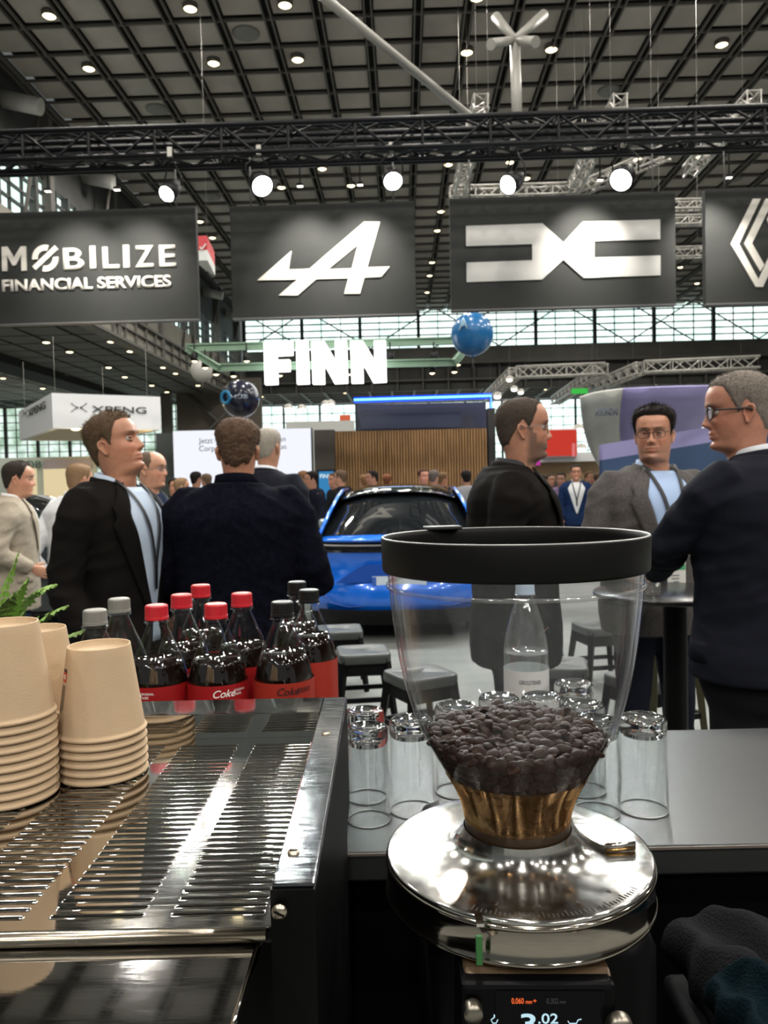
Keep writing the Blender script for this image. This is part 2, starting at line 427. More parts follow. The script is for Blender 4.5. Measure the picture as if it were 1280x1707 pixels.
for px, py in ((410, 58), (262, 184), (1016, 153), (1222, 300), (353, 330)):
    c = atz(px, py, CZ-.06); mb = MB(); mb.lathe([(0, -.05), (.12, -.05), (.16, -.02), (.34, 0), (.36, .02), (.36, .05)], 20, c)
    tag(mb.build('ceiling_speaker', mat('speaker_grey', (.2, .2, .19), .6)), 'unlit round grey fitting set in the dark panelled main ceiling', 'ceiling speaker', 'unlit round fittings of the main ceiling')
# spots standing in for the lamps; rows behind the camera added to light faces
for X in (-7, 0.5, 8, 16):
    for Y in (-20, -12, -5, 3, 11, 19, 28):
        light('hall_light', 'SPOT', H(X, Y, CZ-.3), 1500, (1, .95, .87), .35, (0, 0, -1), 165, .3)
for X in (-34, -25, -16):
    for Y in (12, 28, 42): light('aisle_light', 'SPOT', H(X, Y, 7.3), 420, (1, .95, .86), .25, (0, 0, -1), 165, .3)
for X in (-10, 5, 20, 32): light('end_light', 'POINT', H(X, 66, 8.4), 300, (1, .95, .86), .25)
for X, Y in ((-3, 44), (12, 44), (26, 40), (26, 15)): light('hall_light', 'SPOT', H(X, Y, CZ-.3), 1500, (1, .95, .87), .35, (0, 0, -1), 165, .3)

# ------------------------------------------------------------------ trusses
def truss_mb(a, b, s, r=.025, step=None, mb=None, m=0, updir=None):
    mb = mb or MB(); a = Vector(a); b = Vector(b); d = (b-a); L = d.length; d.normalize(); x, y = frame_of(d, updir)
    cs = [(x*sx + y*sy)*(s/2) for sx, sy in ((-1, -1), (1, -1), (1, 1), (-1, 1))]
    for c in cs: mb.tube([a+c, b+c], r, 6, m)
    n = max(2, int(round(L/(step or s*1.2))))
    for i in range(n):
        p = a+d*(L*i/n); q = a+d*(L*(i+1)/n)
        for k in range(4):
            c0, c1 = cs[k], cs[(k+1) % 4]
            if i % 2: c0, c1 = c1, c0
            mb.tube([p+c0, q+c1], r*.5, 5, m, cap=False)
        if i % 2 == 0:
            for k in range(4): mb.tube([p+cs[k], p+cs[(k+1) % 4]], r*.5, 5, m, cap=False)
    return mb
ALU = mat('truss_aluminium', (.34, .33, .30), .4, metal=.3)
BLK = mat('black_truss_paint', (.004, .0045, .006), .45, spec=.2)
def truss(p, q, s, label, m=ALU, r=.03, step=None):
    mb = truss_mb(p, q, s, r, step)
    for k in (.15, .85):
        e = Vector(p).lerp(Vector(q), k); mb.tube([e, (e.x, e.y, CZ-.16)], .003, 4)
    return tag(mb.build('lighting_truss', m, fix=False), label, 'truss')
TZ = 9.0
truss(atz(778, 207, TZ), atz(1022, 200, TZ), .26, 'pale aluminium truss lying across at the foot of the roof strut')
truss(atz(802, 168, TZ), atz(764, 322, TZ), .26, 'pale aluminium truss running away beside the strut, leftmost of the lengthwise ones')
truss(atz(1034, 168, TZ), atz(950, 322, TZ), .26, 'pale aluminium truss running away above the four-piece silver emblem sign, second lengthwise one')
truss(atz(1257, 162, TZ), atz(1148, 286, TZ), .26, 'pale aluminium truss running away at the upper right, rightmost lengthwise one')
truss(atz(750, 322, TZ), atz(962, 316, TZ), .26, 'pale aluminium truss lying across just above the sign with the wide silver emblem')
truss(atz(955, 320, TZ), atz(1112, 254, TZ), .26, 'pale aluminium truss slanting up to the right behind the black truss')
truss(atz(1085, 343, TZ), atz(1176, 341, TZ), .24, 'short pale truss between the two right signs, highest of the three')
truss(atz(1085, 369, TZ), atz(1176, 367, TZ), .24, 'short pale truss between the two right signs, middle of the three')
truss(atz(1085, 423, TZ), atz(1176, 420, TZ), .3, 'short pale truss between the two right signs, lowest of the three')
truss(atz(860, 621, 6.2), atz(1008, 615, 6.2), .45, 'pale truss over the bearded man, its near end at the purple canopy', r=.05)
truss(atz(858, 622, 6.2), atz(812, 664, 6.2), .45, 'pale truss slanting away down to the blue neon frame', r=.05)
truss(atz(1004, 616, 6.2), atz(925, 668, 6.2), .45, 'pale truss slanting away left of the purple canopy', r=.05)
truss(atz(1072, 612, 6.2), atz(1264, 604, 6.2), .45, 'pale truss crossing above the purple canopy, nearest the right edge', r=.05)
truss(atz(1070, 613, 6.2), atz(985, 648, 6.2), .45, 'pale truss slanting away above the white part of the purple canopy', r=.05)
# black stand truss (two parallel box trusses) carrying the spotlights
mb = truss_mb(H(-7.6, 8.5, 5.26), H(7.8, 8.5, 5.26), .296, .030)
for dz in (-.08, .03): mb.tube([H(-7.6, 8.55, 5.26+dz), H(7.8, 8.55, 5.26+dz)], .034, 6)
tag(mb.build('lighting_truss', BLK, fix=False), 'black box truss spanning the frame above the four signs, the nearer of the pair', 'truss')
mb = truss_mb(H(-8, 9.8, 5.79), H(8.4, 9.8, 5.79), .34, .034)
mb.box(H(0, 9.8, 5.79), (15.6, .08, .17), HR)
tag(mb.build('lighting_truss', BLK, fix=False), 'black box truss with cables just behind the nearer one above the signs', 'truss')
# ================================================================== HANGING SIGNS
SY = 9.50
SIGNM = mat('sign_charcoal_fabric', (.027, .0285, .028), .62, nscale=2, namt=.08, spec=.2)
SIGNE = mat('sign_edge', (.10, .10, .10), .5)
LOGOM = mat('logo_warm_white', (.64, .61, .56), .55)
LOGOE = mat('logo_silver', (.52, .515, .50), .5)  # plain silver-grey emblem colour
EX = HR @ Vector((1, 0, 0)); EY = HR @ Vector((0, 1, 0)); UP = Vector((0, 0, 1))
def sign(px0, py0, px1, py1, label, ext=(0, 0)):
    """px0,py0 top-left, px1,py1 bottom-right"""
    a = hat(px0, py0, SY); b = hat(px1, py1, SY)
    X0, X1 = a.x-ext[0], b.x+ext[1]; Z1, Z0 = a.z, b.z
    t = thing('hanging_sign', label, 'sign', H((X0+X1)/2, SY+.05, Z0), YAWH, 'stand signs')
    mb = MB(); hbox(mb, X0, X1, SY, SY+.10, Z0, Z1); mb.build('panel', SIGNM, t, bevel=.004)
    mb = MB(); hbox(mb, X0, X1, SY-.006, SY+.106, Z0-.018, Z0); mb.build('bottom_rail', SIGNE, t)
    for X in (X0+.25, X1-.25):
        mb = MB(); mb.tube([H(X, SY+.05, Z1), H(X, SY+.08, 5.75)], .010, 6); mb.build('hanger', SIGNE, t)
    return t, X0, X1, Z0, Z1
def logo(t, polys, name='emblem', back=True, m=None, d=.02):
    """polys: pixel polygons on the sign face"""
    mb = MB()
    for poly in polys:
        pts = [hat(px, py, SY) for px, py in poly]
        mb.prism([(p.x, p.z) for p in pts], H(0, SY-.001, 0), EX, UP, -EY, d)
    mb.build(name, m or LOGOM, t)
    if back:
        xm = PW[t.name].translation; xm = (HRi @ xm).x
        mb = MB()
        for poly in polys:
            pts = [hat(px, py, SY) for px, py in poly]
            mb.prism([(2*xm-p.x, p.z) for p in pts], H(0, SY+.101, 0), EX, UP, EY, d)
        mb.build(name, m or LOGOM, t)
def z4(pts, sc, ox, oy): return [(ox+x/sc, oy+y/sc) for x, y in pts]
# sign 1: lettering
t1, X0, X1, Z0, Z1 = sign(-75, 357, 331, 531, 'charcoal hanging sign with white words MOBILIZE FINANCIAL SERVICES, leftmost sign')
def bl(px, py): p = hat(px, py, SY); return H(p.x, SY-.002, p.z)
def slen(a, b): return (hat(*b, SY)-hat(*a, SY)).length
sz = slen((10, 449), (10, 411))
for ch, xa, xb, yb in (('B', 107, 141, 449.5), ('I', 151, 161, 448.5), ('L', 172.5, 200.5, 447.5), ('I', 206.5, 217, 447), ('Z', 226, 257.5, 445.5), ('E', 266.5, 294, 444.5)):
    o = bl(xa, yb); wd = slen((xa, yb), (xb, yb))
    if ch == 'I':
        mb = MB(); mb.box(o+EX*wd/2+UP*sz/2-EY*.01, (wd, .02, sz), HR); mb.build('letter', LOGOM, t1, bevel=.008)
    else: text('letter', ch, o, EX, UP, sz*.96, LOGOM, t1, .02, .018, wd)
mb = MB(); pts = [hat(x/3.765, 340+y/3.765, SY) for x, y in ((15, 272), (50, 270), (92, 338), (134, 269), (167, 268), (170, 420), (139, 422), (137, 322), (102, 388), (84, 389), (48, 326), (50, 424), (18, 424))]
mb.prism([(p.x, p.z) for p in pts], H(0, SY-.001, 0), EX, UP, -EY, .02); mb.build('letter', LOGOM, t1)
mb = MB(); cc = hat(76.5, 431, SY); R1 = slen((55, 430), (98.5, 430))/2; R0 = R1*.58
for a0, a1 in ((75, 185), (-105, 5)):
    poly = [(cc.x+R1*math.cos(math.radians(a)), cc.z+R1*math.sin(math.radians(a))) for a in range(a0, a1+1, 10)]
    poly += [(cc.x+R0*math.cos(math.radians(a)), cc.z+R0*math.sin(math.radians(a))) for a in range(a1, a0-1, -10)]
    mb.prism(poly, H(0, SY-.001, 0), EX, UP, -EY, .02)
p, q = hat(58, 448, SY), hat(95, 413, SY); dv = (q-p).normalized(); nv = Vector((-dv.z, 0, dv.x))*R1*.19
mb.prism([(v.x, v.z) for v in (p-nv, q-nv, q+nv, p+nv)], H(0, SY-.001, 0), EX, UP, -EY, .021)
mb.build('slashed_letter', LOGOM, t1)
text('lettering', 'FINANCIAL SERVICES', bl(5, 486), EX, UP, slen((10, 483), (10, 463))*.97, LOGOM, t1, .02, .028, slen((5, 485), (286, 479)))
# sign 2: slanted A emblem
t2, *_ = sign(382.5, 344, 694, 522, 'charcoal hanging sign with slanted white A arrow emblem, second sign from left')
A4 = [(197, 552), (425, 355), (406, 480), (545, 474), (908, 162), (1013, 162), (928, 465), (1078, 460), (1022, 529), (910, 533), (880, 640), (776, 640), (803, 537), (590, 544), (466, 652), (340, 652), (462, 547)]
HOLE = [(668, 478), (866, 316), (826, 472)]
# cut into polygons without a hole: split by a seam from the hole to the outside
poly = A4[:4] + [A4[4], A4[5], A4[6], A4[7], A4[8], A4[9], A4[10], A4[11], A4[12]]
outer = z4([(197, 552), (425, 355), (406, 480), (545, 474), (668, 478), (826, 472), (928, 465), (1078, 460), (1022, 529), (910, 533), (880, 640), (776, 640), (803, 537), (590, 544), (466, 652), (340, 652), (462, 547)], 4, 380, 330)
leg1 = z4([(545, 474), (908, 162), (1013, 162), (928, 465), (826, 472), (866, 316), (668, 478)], 4, 380, 330)
logo(t2, [outer, leg1])
# sign 3: linked brackets
t3, *_ = sign(749, 331, 1127, 506, 'charcoal hanging sign with wide silver linked-bracket emblem, third sign from left')
D = [(273, 115), (527, 106), (597, 170), (661, 101), (919, 93), (919, 159), (700, 166), (700, 220), (920, 213), (920, 279), (664, 288), (597, 228), (527, 293), (275, 302), (275, 237), (493, 229), (493, 175), (273, 182)]
logo(t3, [z4(D, 2, 640, 320)], m=LOGOE)
# sign 4: double diamond
t4, *_ = sign(1175, 315, 1500, 497, 'charcoal hanging sign with white double diamond outline, cut by the right edge')
s4 = 7.764
left = [(650, 250), (752, 250), (472, 835), (722, 1292), (1010, 690), (1110, 690), (780, 1388), (685, 1388), (365, 835)]
inner = [(815, 250), (920, 250), (640, 825), (797, 1105), (745, 1188), (535, 830)]
cxs = 866
def rot2(P): return [(2*cxs-x+2, 2*819-y) for x, y in P]
logo(t4, [z4([(650, 250), (752, 250), (472, 835), (722, 1292), (850, 1010), (905, 1118), (780, 1388), (685, 1388), (365, 835)], s4, 1170, 300),
          z4(inner, s4, 1170, 300),
          z4(rot2([(650, 250), (752, 250), (472, 835), (722, 1292), (850, 1010), (905, 1118), (780, 1388), (685, 1388), (365, 835)]), s4, 1170, 300)])
# ------------------------------------------------------------------ spotlights on the truss
LENS = emit('spot_lens_glow', (.93, 1, .97), 45)
LAMPB = mat('lamp_black', (.006, .006, .007), .45, spec=.25)
spots = [(278, 323, 14), (437, 310, 18), (655, 302, 16), (847, 308, 16), (1035, 300, 19)]
for i, (px, py, rp) in enumerate(spots):
    c = at(px, py, 8.33); r = rp/FPX*8.33*.9
    hd = (Vector((0, 0, CAMZ))-c).normalized()
    hd = (hd + Vector(((-.55, .25, .1, -.7, -.3)[i], .2, -.35))).normalized()
    t = thing('spotlight', ('black stage spotlight glowing white above the left sign\'s right corner, leftmost of five',
                            'black stage spotlight glowing white above the slanted A sign, left of its middle',
                            'black stage spotlight glowing white above the right end of the slanted A sign',
                            'black stage spotlight glowing white above the left half of the silver bracket emblem',
                            'black stage spotlight glowing white above the right half of the silver bracket emblem')[i], 'spotlight', c, 0, 'stand spotlights')
    mb = MB(); mb.lathe([(0, .0), (r*1.02, 0)], 24, c, axis=hd); mb.lathe([(r*.9, .02), (r*.6, .04), (0, .045)], 24, c, axis=hd); mb.build('lens', LENS, t)
    mb = MB(); mb.lathe([(r*1.02, .012), (r*1.14, .012), (r*1.15, -.10), (r*.8, -.20), (r*.5, -.28), (0, -.28)], 24, c, axis=hd); mb.build('housing', LAMPB, t)
    top = Vector((c.x-hd.x*.1, c.y-hd.y*.1, 5.10)); k = c-hd*.15
    sx = frame_of(hd)[0]*(r*1.3)
    mb = MB(); mb.tube([k-sx, k-sx+Vector((0, 0, r*1.4)), top, k+sx+Vector((0, 0, r*1.4)), k+sx], .010, 6); mb.build('yoke', LAMPB, t)
    mb = MB(); mb.box(top+Vector((0, 0, .03)), (.05, .05, .1)); mb.build('clamp', ALU, t)
    light('spot_light', 'SPOT', c+hd*.08, 300, (.95, 1, .98), r*.8, hd, 115, .6)
    light('sign_wash', 'SPOT', c+Vector((0, .02, .06)), 320, (.85, .92, 1), .04, Vector(((.15, .6, -.5), (.3, .6, -.5), (-.35, .6, -.45), (.1, .6, -.5), (.25, .6, -.5))[i]), 70, .9)
for i, (px, w_) in enumerate(((80, 1), (195, 1), (500, 1), (600, 1), (1000, 1.1), (1215, 1))):
    c = at(px, 318-px*.02, 8.75)
    t = thing('flood_light', ('small black flood lamp above the word MOBILIZE, nearest the left edge', 'small black flood lamp above the letters L I Z of the left sign', 'small black flood lamp above the left part of the slanted A sign', 'small black flood lamp above the tip of the slanted A', 'small black flood lamp over the right arms of the silver bracket emblem', 'small black flood lamp over the double diamond sign')[i], 'flood lamp', c, 0, 'sign flood lamps')
    mb = MB(); mb.box(c, (.07, .05, .035), HR, bevel=.006); mb.build('housing', LAMPB, t)
    mb = MB(); mb.tube([c, c+Vector((0, .0, .3)), Vector((c.x, c.y-.25, 5.18))], .008, 6); mb.build('arm', LAMPB, t)
    mb = MB(); mb.box(c-Vector((0, 0, .018)), (.06, .04, .004), HR); mb.build('lens', emit('flood_glow', (1, .93, .8), 6), t)
    light('sign_wash', 'SPOT', c-Vector((0, 0, .03)), 210*w_, (1, .95, .84), .04, Vector((0, .55, -.42)), 80, .9)

# ================================================================== NEIGHBOURING STANDS (far to near)
WHT = mat('stand_white', (.62, .64, .62), .6); GRYD = mat('stand_dark_grey', (.035, .045, .045), .6)
# --- glowing block letters on pale green girders
GREEN = mat('pale_green_girder', (.22, .34, .24), .5, nscale=2, namt=.08)
FY = 14.0
def hb(px0, py0, px1, py1, Y): a = hat(px0, py0, Y); b = hat(px1, py1, Y); return a, b
FW = emit('letter_glow', (1, 1, .97), 3.2)
fin = thing('letter_sign', 'glowing white block letters FINN hung from green girders', 'sign', H(hat(540, 640, FY).x, FY, hat(540, 640, FY).z), YAWH)
def letter(polys):
    mb = MB()
    for poly in polys:
        pts = [hat(*p, FY) for p in poly]; mb.prism([(p.x, p.z) for p in pts], H(0, FY, 0), EX, UP, EY, .16)
    mb.build('letter', FW, fin)
def zf(L): return [(300+x/2.3704, 540+y/2.3704) for x, y in L]
letter([zf([(330, 72), (443, 66), (443, 120), (380, 123), (380, 142), (432, 140), (432, 184), (382, 186), (384, 236), (335, 238)])])
letter([zf([(458, 65), (503, 64), (509, 234), (462, 236)])])
letter([zf([(518, 70), (570, 68), (614, 142), (612, 66), (657, 65), (662, 231), (610, 234), (568, 158), (570, 235), (524, 236)])])
letter([zf([(672, 66), (722, 66), (768, 142), (766, 66), (812, 64), (816, 227), (764, 230), (722, 155), (724, 231), (678, 232)])])
def girder(a, b, s, label):
    mb = MB(); a = Vector(a); b = Vector(b); d = (b-a).normalized(); x, y = frame_of(d, (0, 0, 1)); L = (b-a).length
    R = Matrix((d, x, y)).transposed()
    mb.box((a+b)/2+y*s*.42, (L, s*.7, s*.16), R); mb.box((a+b)/2-y*s*.42, (L, s*.7, s*.16), R); mb.box((a+b)/2, (L, s*.1, s*.8), R)
    return tag(mb.build('girder', GREEN), label, 'girder')
girder(at(310, 580, 14.6), at(790, 567, 14.6), .14, 'pale green girder running behind the tops of the glowing letters')
girder(at(362, 613, 14.4), at(760, 604, 14.4), .14, 'pale green girder running behind the lower half of the glowing letters')
girder(at(312, 581, 14.6), at(364, 613, 14.3), .12, 'short pale green girder joining the two long ones at the left end')
girder(at(786, 568, 14.6), at(758, 604, 14.3), .12, 'short pale green girder joining the two long ones at the blue balloon')
proto = None
for i, (px, py) in enumerate(((324, 590), (342, 601), (360, 612), (389, 615), (411, 590), (650, 588), (723, 588), (763, 596), (757, 608), (720, 610), (466, 614), (580, 612))):
    c = at(px, py, 14.5)
    if proto is None:
        t = thing('track_spot', '', 'spotlight', c, 0)
        mb = MB(); mb.lathe([(.06, -.14), (.075, -.12), (.06, .02), (0, .03)], 14); mb.build('housing', LAMPB, t, world=False)
        mb = MB(); mb.lathe([(0, -.135), (.055, -.135), (0, -.16)], 14); mb.build('lens', emit('warm_lens', (1, .78, .42), 8), t, world=False)
        mb = MB(); mb.tube([(0, 0, .02), (0, 0, .2)], .015, 6); mb.build('stem', LAMPB, t, world=False)
        proto = t
    else: t = dup(proto, c)
    t['label'] = 'small black track spot with warm glow under the pale green girders'; t['group'] = 'track spots under the green girders'
# --- balloons
def balloon(px, py, r, Y, m, label, accent=None):
    c = at(px, py, Y); R = r/FPX*Y
    t = thing('balloon', label, 'balloon', (c.x, c.y, c.z-R))
    mb = MB(); mb.sphere(c, R, 32, sc=(1, 1, 1.02)); mb.build('envelope', m, t)
    mb = MB(); mb.lathe([(R*.08, -R*1.0), (R*.04, -R*1.04), (R*.09, -R*1.1)], 12, c); mb.build('knot', m, t)
    mb = MB(); mb.tube([c-Vector((0, 0, R*1.05)), c-Vector((-.01, 0, R*1.3)), c-Vector((.01, 0, R*1.55))], .004, 5); mb.build('tether', ALU, t)
    return t, c, R
tb, c, R = balloon(787, 557, 35, 13.5, mat('balloon_blue', (.012, .14, .36), .28, coat=.4), 'large royal blue balloon floating at the right end of the green girders')
text('emblem', 'A', c+Vector((-R*.72, -R*.75, .02)), Vector((1, -.8, 0)), UP, R*.55, mat('balloon_print', (.35, .55, .7), .4), tb, .01, .02)
tb2, c, R = balloon(401, 665, 31, 13.0, mat('balloon_navy', (.012, .014, .035), .25, coat=.4), 'dark navy balloon with a light blue round mark above the curly haired man')
mb = MB(); n = 24
ox = c+Vector((-R*.62, -R*.82, .0)); e1 = Vector((1, -.75, 0)).normalized()
mb.grid([[ox + e1*(rr*math.cos(a*2*PI/n)) + UP*(rr*math.sin(a*2*PI/n)) - Vector((.55, .8, 0))*o_ for a in range(n)] for rr, o_ in ((.12, .0), (.12, .02), (.07, .02), (.07, 0))], 0)
mb.build('ring_mark', mat('balloon_cyan', (.03, .3, .6), .4), tb2)
text('wordmark', 'tech hub'[:0] or 'HUB', c+Vector((-R*.34, -R*.96, -.03)), Vector((1, 0, 0)), UP, .07, mat('print_white', (.5, .6, .7), .5), tb2, .01, .015, R*.9)
balloon(337, 617, 19, 20, mat('balloon_grey', (.42, .41, .38), .5), 'pale grey balloon behind the left end of the green girders')
balloon(994, 704, 17, 22, mat('balloon_tan', (.34, .30, .27), .5), 'dull beige balloon left of the purple canopy')
# --- white canopy stand on the left, letters on two faces
cn = thing('canopy_sign', 'white box canopy lettered XPENG with warm lights under its rim', 'sign', at(150, 712, 16))
A = at(31, 672, 19.5); B = at(86, 655, 16.0); C_ = at(258, 664, 17.0)
hgt = 56/FPX*16.5
def wallq(mb, a, b, z1, z0, th=.12, m=0):
    a = Vector(a); b = Vector(b); d = (b-a); d.z = 0; d.normalize(); n = Vector((-d.y, d.x, 0))*th
    if n.y < 0: n = -n
    vs = [(a.x, a.y), (b.x, b.y), (b.x+n.x, b.y+n.y), (a.x+n.x, a.y+n.y)]
    mb.prism(vs, (0, 0, z0), (1, 0, 0), (0, 1, 0), (0, 0, 1), z1-z0, m)
zt = B.z; zb = at(86, 714, 16.0).z
D_ = Vector((C_.x-(B.x-A.x), C_.y+(A.y-B.y), 0))
mb = MB()
for a, b in ((A, B), (B, C_), (C_, D_), (D_, A)): wallq(mb, a, b, zt, zb)
mb.build('fascia', mat('canopy_white', (.78, .80, .82), .6), cn)
mb = MB(); cen = (A+B+C_+D_)/4
def ins(p, k): return Vector((p.x+(cen.x-p.x)*k, p.y+(cen.y-p.y)*k, 0))
rows = [[(*ins(p, 0.02).xy, zb) for p in (A, B, C_, D_)], [(*ins(p, .28).xy, zb+.18) for p in (A, B, C_, D_)]]
mb.grid(rows, smooth=False); mb.F([mb.V((*ins(p, .28).xy, zb+.18)) for p in (A, B, C_, D_)]); mb.build('soffit', mat('canopy_soffit', (.7, .62, .46), .6), cn)
for k in (.2, .5, .8):
    q = ins(B.lerp(C_, k), .12); mb = MB(); mb.sphere((q.x, q.y, zb+.02), .09, 12, sc=(1, 1, .4)); mb.build('downlight', emit('warm_down', (1, .72, .34), 25), cn)
    light('canopy_light', 'POINT', (q.x, q.y, zb-.12), 14, (1, .74, .4), .08)
dBC = Vector((C_.x-B.x, C_.y-B.y, 0)).normalized(); dAB = Vector((B.x-A.x, B.y-A.y, 0)).normalized()
def onf(px, py, a, d):   # pixel -> point on vertical plane through a along d
    n = Vector((-d.y, d.x, 0)); rd = ray(px, py); o = Vector((0, 0, CAMZ)); k = (Vector(a)-o).dot(n)/rd.dot(n); return o+rd*k - n*(.02 if n.y > 0 else -.02)
DK = mat('logo_black', (.01, .012, .014), .5)
text('lettering', 'XPENG', onf(153, 687, B, dBC), dBC, UP, .14, DK, cn, .01, .0, 1.12)
text('lettering', 'XPENG', onf(49, 695, A, dAB), dAB, UP, .17, DK, cn, .01, .0, (onf(79, 690, A, dAB)-onf(50, 695, A, dAB)).length)
for a, d, (x0_, y0_, x1_, y1_) in ((B, dBC, (117, 672, 146, 687)), (A, dAB, (37, 681, 48, 697))):
    mb = MB(); n = Vector((d.y, -d.x, 0))
    P_ = [onf(x0_, y0_, a, d), onf(x1_, y0_, a, d), onf(x0_, y1_, a, d), onf(x1_, y1_, a, d)]
    cc = (P_[0]+P_[1]+P_[2]+P_[3])/4
    for p in P_:
        v = (p-cc); s_ = UP*(.05 if v.z > 0 else -.05)
        f = [cc, p, p-s_*1.0-d*v.dot(d)*.0, cc-s_*.3]
        a_ = [mb.V(x) for x in (cc+d*v.dot(d)*.08, p, p-d*v.dot(d)*.22-UP*v.z*.08, cc+d*v.dot(d)*.12-UP*v.z*.25)]
        mb.F(a_)
    mb.build('cross_mark', DK, cn)
for p in (A, B, C_, D_):
    q = ins(p, .1); mb = MB(); mb.tube([(q.x, q.y, zt-.05), (q.x, q.y, zt+1.2)], .004, 6); mb.build('hanger', ALU, cn)
# --- lit information wall with the word JOB
jw = thing('info_wall', 'lit yellow and grey partition wall lettered JOB behind the beige jacket man', 'partition wall', at(80, 850, 18))
def fl(px, py, Y): q = at(px, py, Y); return q
a, b = at(-60, 765, 18), at(158, 762, 18)
mb = MB(); mb.box(((a.x+b.x)/2, 18.1, (a.z)/2), (b.x-a.x, .12, a.z)); mb.build('frame', mat('info_grey', (.42, .47, .42), .6), jw)
for x0_, x1_ in ((20, 62), (72, 150)):
    p, q = at(x0_, 782, 18), at(x1_, 850, 18); mb = MB(); mb.box(((p.x+q.x)/2, 18.02, (p.z+.5)/2), (q.x-p.x, .05, p.z-.5)); mb.build('backlit_panel', emit('backlit_yellow', (.95, .78, .46), .8), jw)
    for k in range(5): pass
p, q = at(74, 766, 18), at(154, 780, 18); mb = MB(); mb.box(((p.x+q.x)/2, 17.98, (p.z+q.z)/2), (q.x-p.x, .05, p.z-q.z)); mb.build('header', mat('info_lilac', (.34, .31, .34), .6), jw)
text('lettering', 'JOB', at(36, 780, 17.97), (1, 0, 0), UP, .17, mat('job_green', (.05, .12, .09), .6), jw, .01, .01, .46)
# --- LED screen, dark slab, slatted timber wall, neon frame
sc_ = thing('led_screen', 'large white LED wall with two lines of grey text beginning Jetzt and Corpo', 'screen', at(405, 1000, 16.35))
a, b = at(288, 718, 16.35), at(521, 808, 16.35); zt_ = a.z
mb = MB(); mb.box(((a.x+b.x)/2, 16.55, zt_/2), (b.x-a.x, .3, zt_)); mb.build('cabinet', GRYD, sc_)
LED = emit('led_white', (.90, .92, 1), 1.02)
mb = MB(); mb.box(((a.x+b.x)/2, 16.33, (zt_+.5)/2), (b.x-a.x-.02, .02, zt_-.52)); mb.build('display', LED, sc_)
LEDT = mat('led_text', (.16, .17, .19), .6)
for s_, px, py in (('Jetzt', 331, 739), ('Corpo', 332, 752), ('gen', 459, 736), ('von', 459, 749)):
    text('screen_text', s_, at(px, py, 16.31), (1, 0, 0), UP, .115, LEDT, sc_, .002, .006)
a, b = at(258, 722, 16.88), at(290, 722, 16.88)
mb = MB(); mb.box(((a.x+b.x)/2, 17.15, a.z/2), (b.x-a.x, .4, a.z)); tag(mb.build('partition_wall', GRYD), 'dark green-black slab left of the white LED wall', 'partition wall')
a, b = at(522, 716, 16.08), at(556, 716, 16.08)
mb = MB(); mb.box(((a.x+b.x)/2, 16.62, a.z/2), (b.x-a.x, .8, a.z)); tag(mb.build('partition_wall', mat('dark_brown_slab', (.045, .036, .028), .6)), 'dark brown slab between the LED wall and the timber slats', 'partition wall')
WOOD = mat('oak_slats', (.30, .165, .065), .55, nscale=3, namt=.25, stretch=(6, 6, .5)); WOODD = mat('slat_gap', (.07, .035, .015), .8)
wl = thing('slatted_wall', 'long oak slat wall behind the blue car', 'partition wall', at(684, 1000, 16.48))
a, b = at(553, 722, 16.48), at(812, 713, 16.48); zt_ = b.z
mb = MB(); mb.box(((a.x+b.x)/2, 16.68, zt_/2), (b.x-a.x, .2, zt_), m=0); mb.build('backing', WOODD, wl)
mb = MB(); k = int((b.x-a.x)/.060)
for i in range(k): mb.box((a.x+(i+.5)*.060, 16.52, zt_/2), (.038, .05, zt_-.02))
mb.build('slats', WOOD, wl, fix=False)
mb = MB(); a2 = at(812, 680, 16.42); b2 = at(824, 680, 16.42); mb.box(((a2.x+b2.x)/2+.02, 16.62, a2.z/2), (b2.x-a2.x, .3, a2.z)); tag(mb.build('stand_post', mat('black_post', (.012, .012, .014), .5)), 'black square post right of the oak slat wall', 'post')
NE = emit('blue_neon', (.01, .06, 1.0), 2.5); NEC = emit('blue_neon_core', (.10, .32, 1.0), 5)
nf = thing('neon_frame', 'dark glazed box edged by a bright blue neon tube above the oak slats', 'stand frame', at(705, 712, 16.88))
p = [at(590, 716, 16.88), at(590, 667, 16.88), at(818, 660, 16.88), at(818, 710, 16.88)]
mb = MB(); mb.tube(p[1:], .060, 10); mb.build('neon_tube', NE, nf)
mb = MB(); mb.tube([q-Vector((0, .04, 0)) for q in p[1:]], .028, 8); mb.build('neon_tube', NEC, nf)
mb = MB(); a, b = at(593, 672, 17.09), at(814, 714, 17.09); mb.box(((a.x+b.x)/2, 18.22, a.z/2), (b.x-a.x, 1.6, a.z)); mb.build('box', mat('glazed_dark', (.03, .034, .045), .4), nf)
mb = MB(); a, b = at(600, 690, 17.02), at(770, 712, 17.02); mb.box(((a.x+b.x)/2, 17.04, (a.z+b.z)/2), (b.x-a.x, .03, a.z-b.z)); mb.build('glass_pane', mat('dark_slate_pane', (.035, .042, .07), .25), nf)
a, b = at(476, 703, 22), at(590, 722, 22)
mb = MB(); mb.box(((a.x+b.x)/2, 22.3, a.z/2), (b.x-a.x, .5, a.z)); tag(mb.build('partition_wall', mat('pale_wall', (.40, .41, .39), .7)), 'pale grey partition wall rising behind the LED wall\'s right end', 'partition wall')
a, b = at(566, 692, 24), at(584, 701, 24); mb = MB(); mb.box(((a.x+b.x)/2, 24, (a.z+b.z)/2), (b.x-a.x, .1, a.z-b.z)); tag(mb.build('small_sign', mat('orange_red', (.55, .09, .03), .6)), 'tiny orange sign left of the blue neon frame', 'sign')
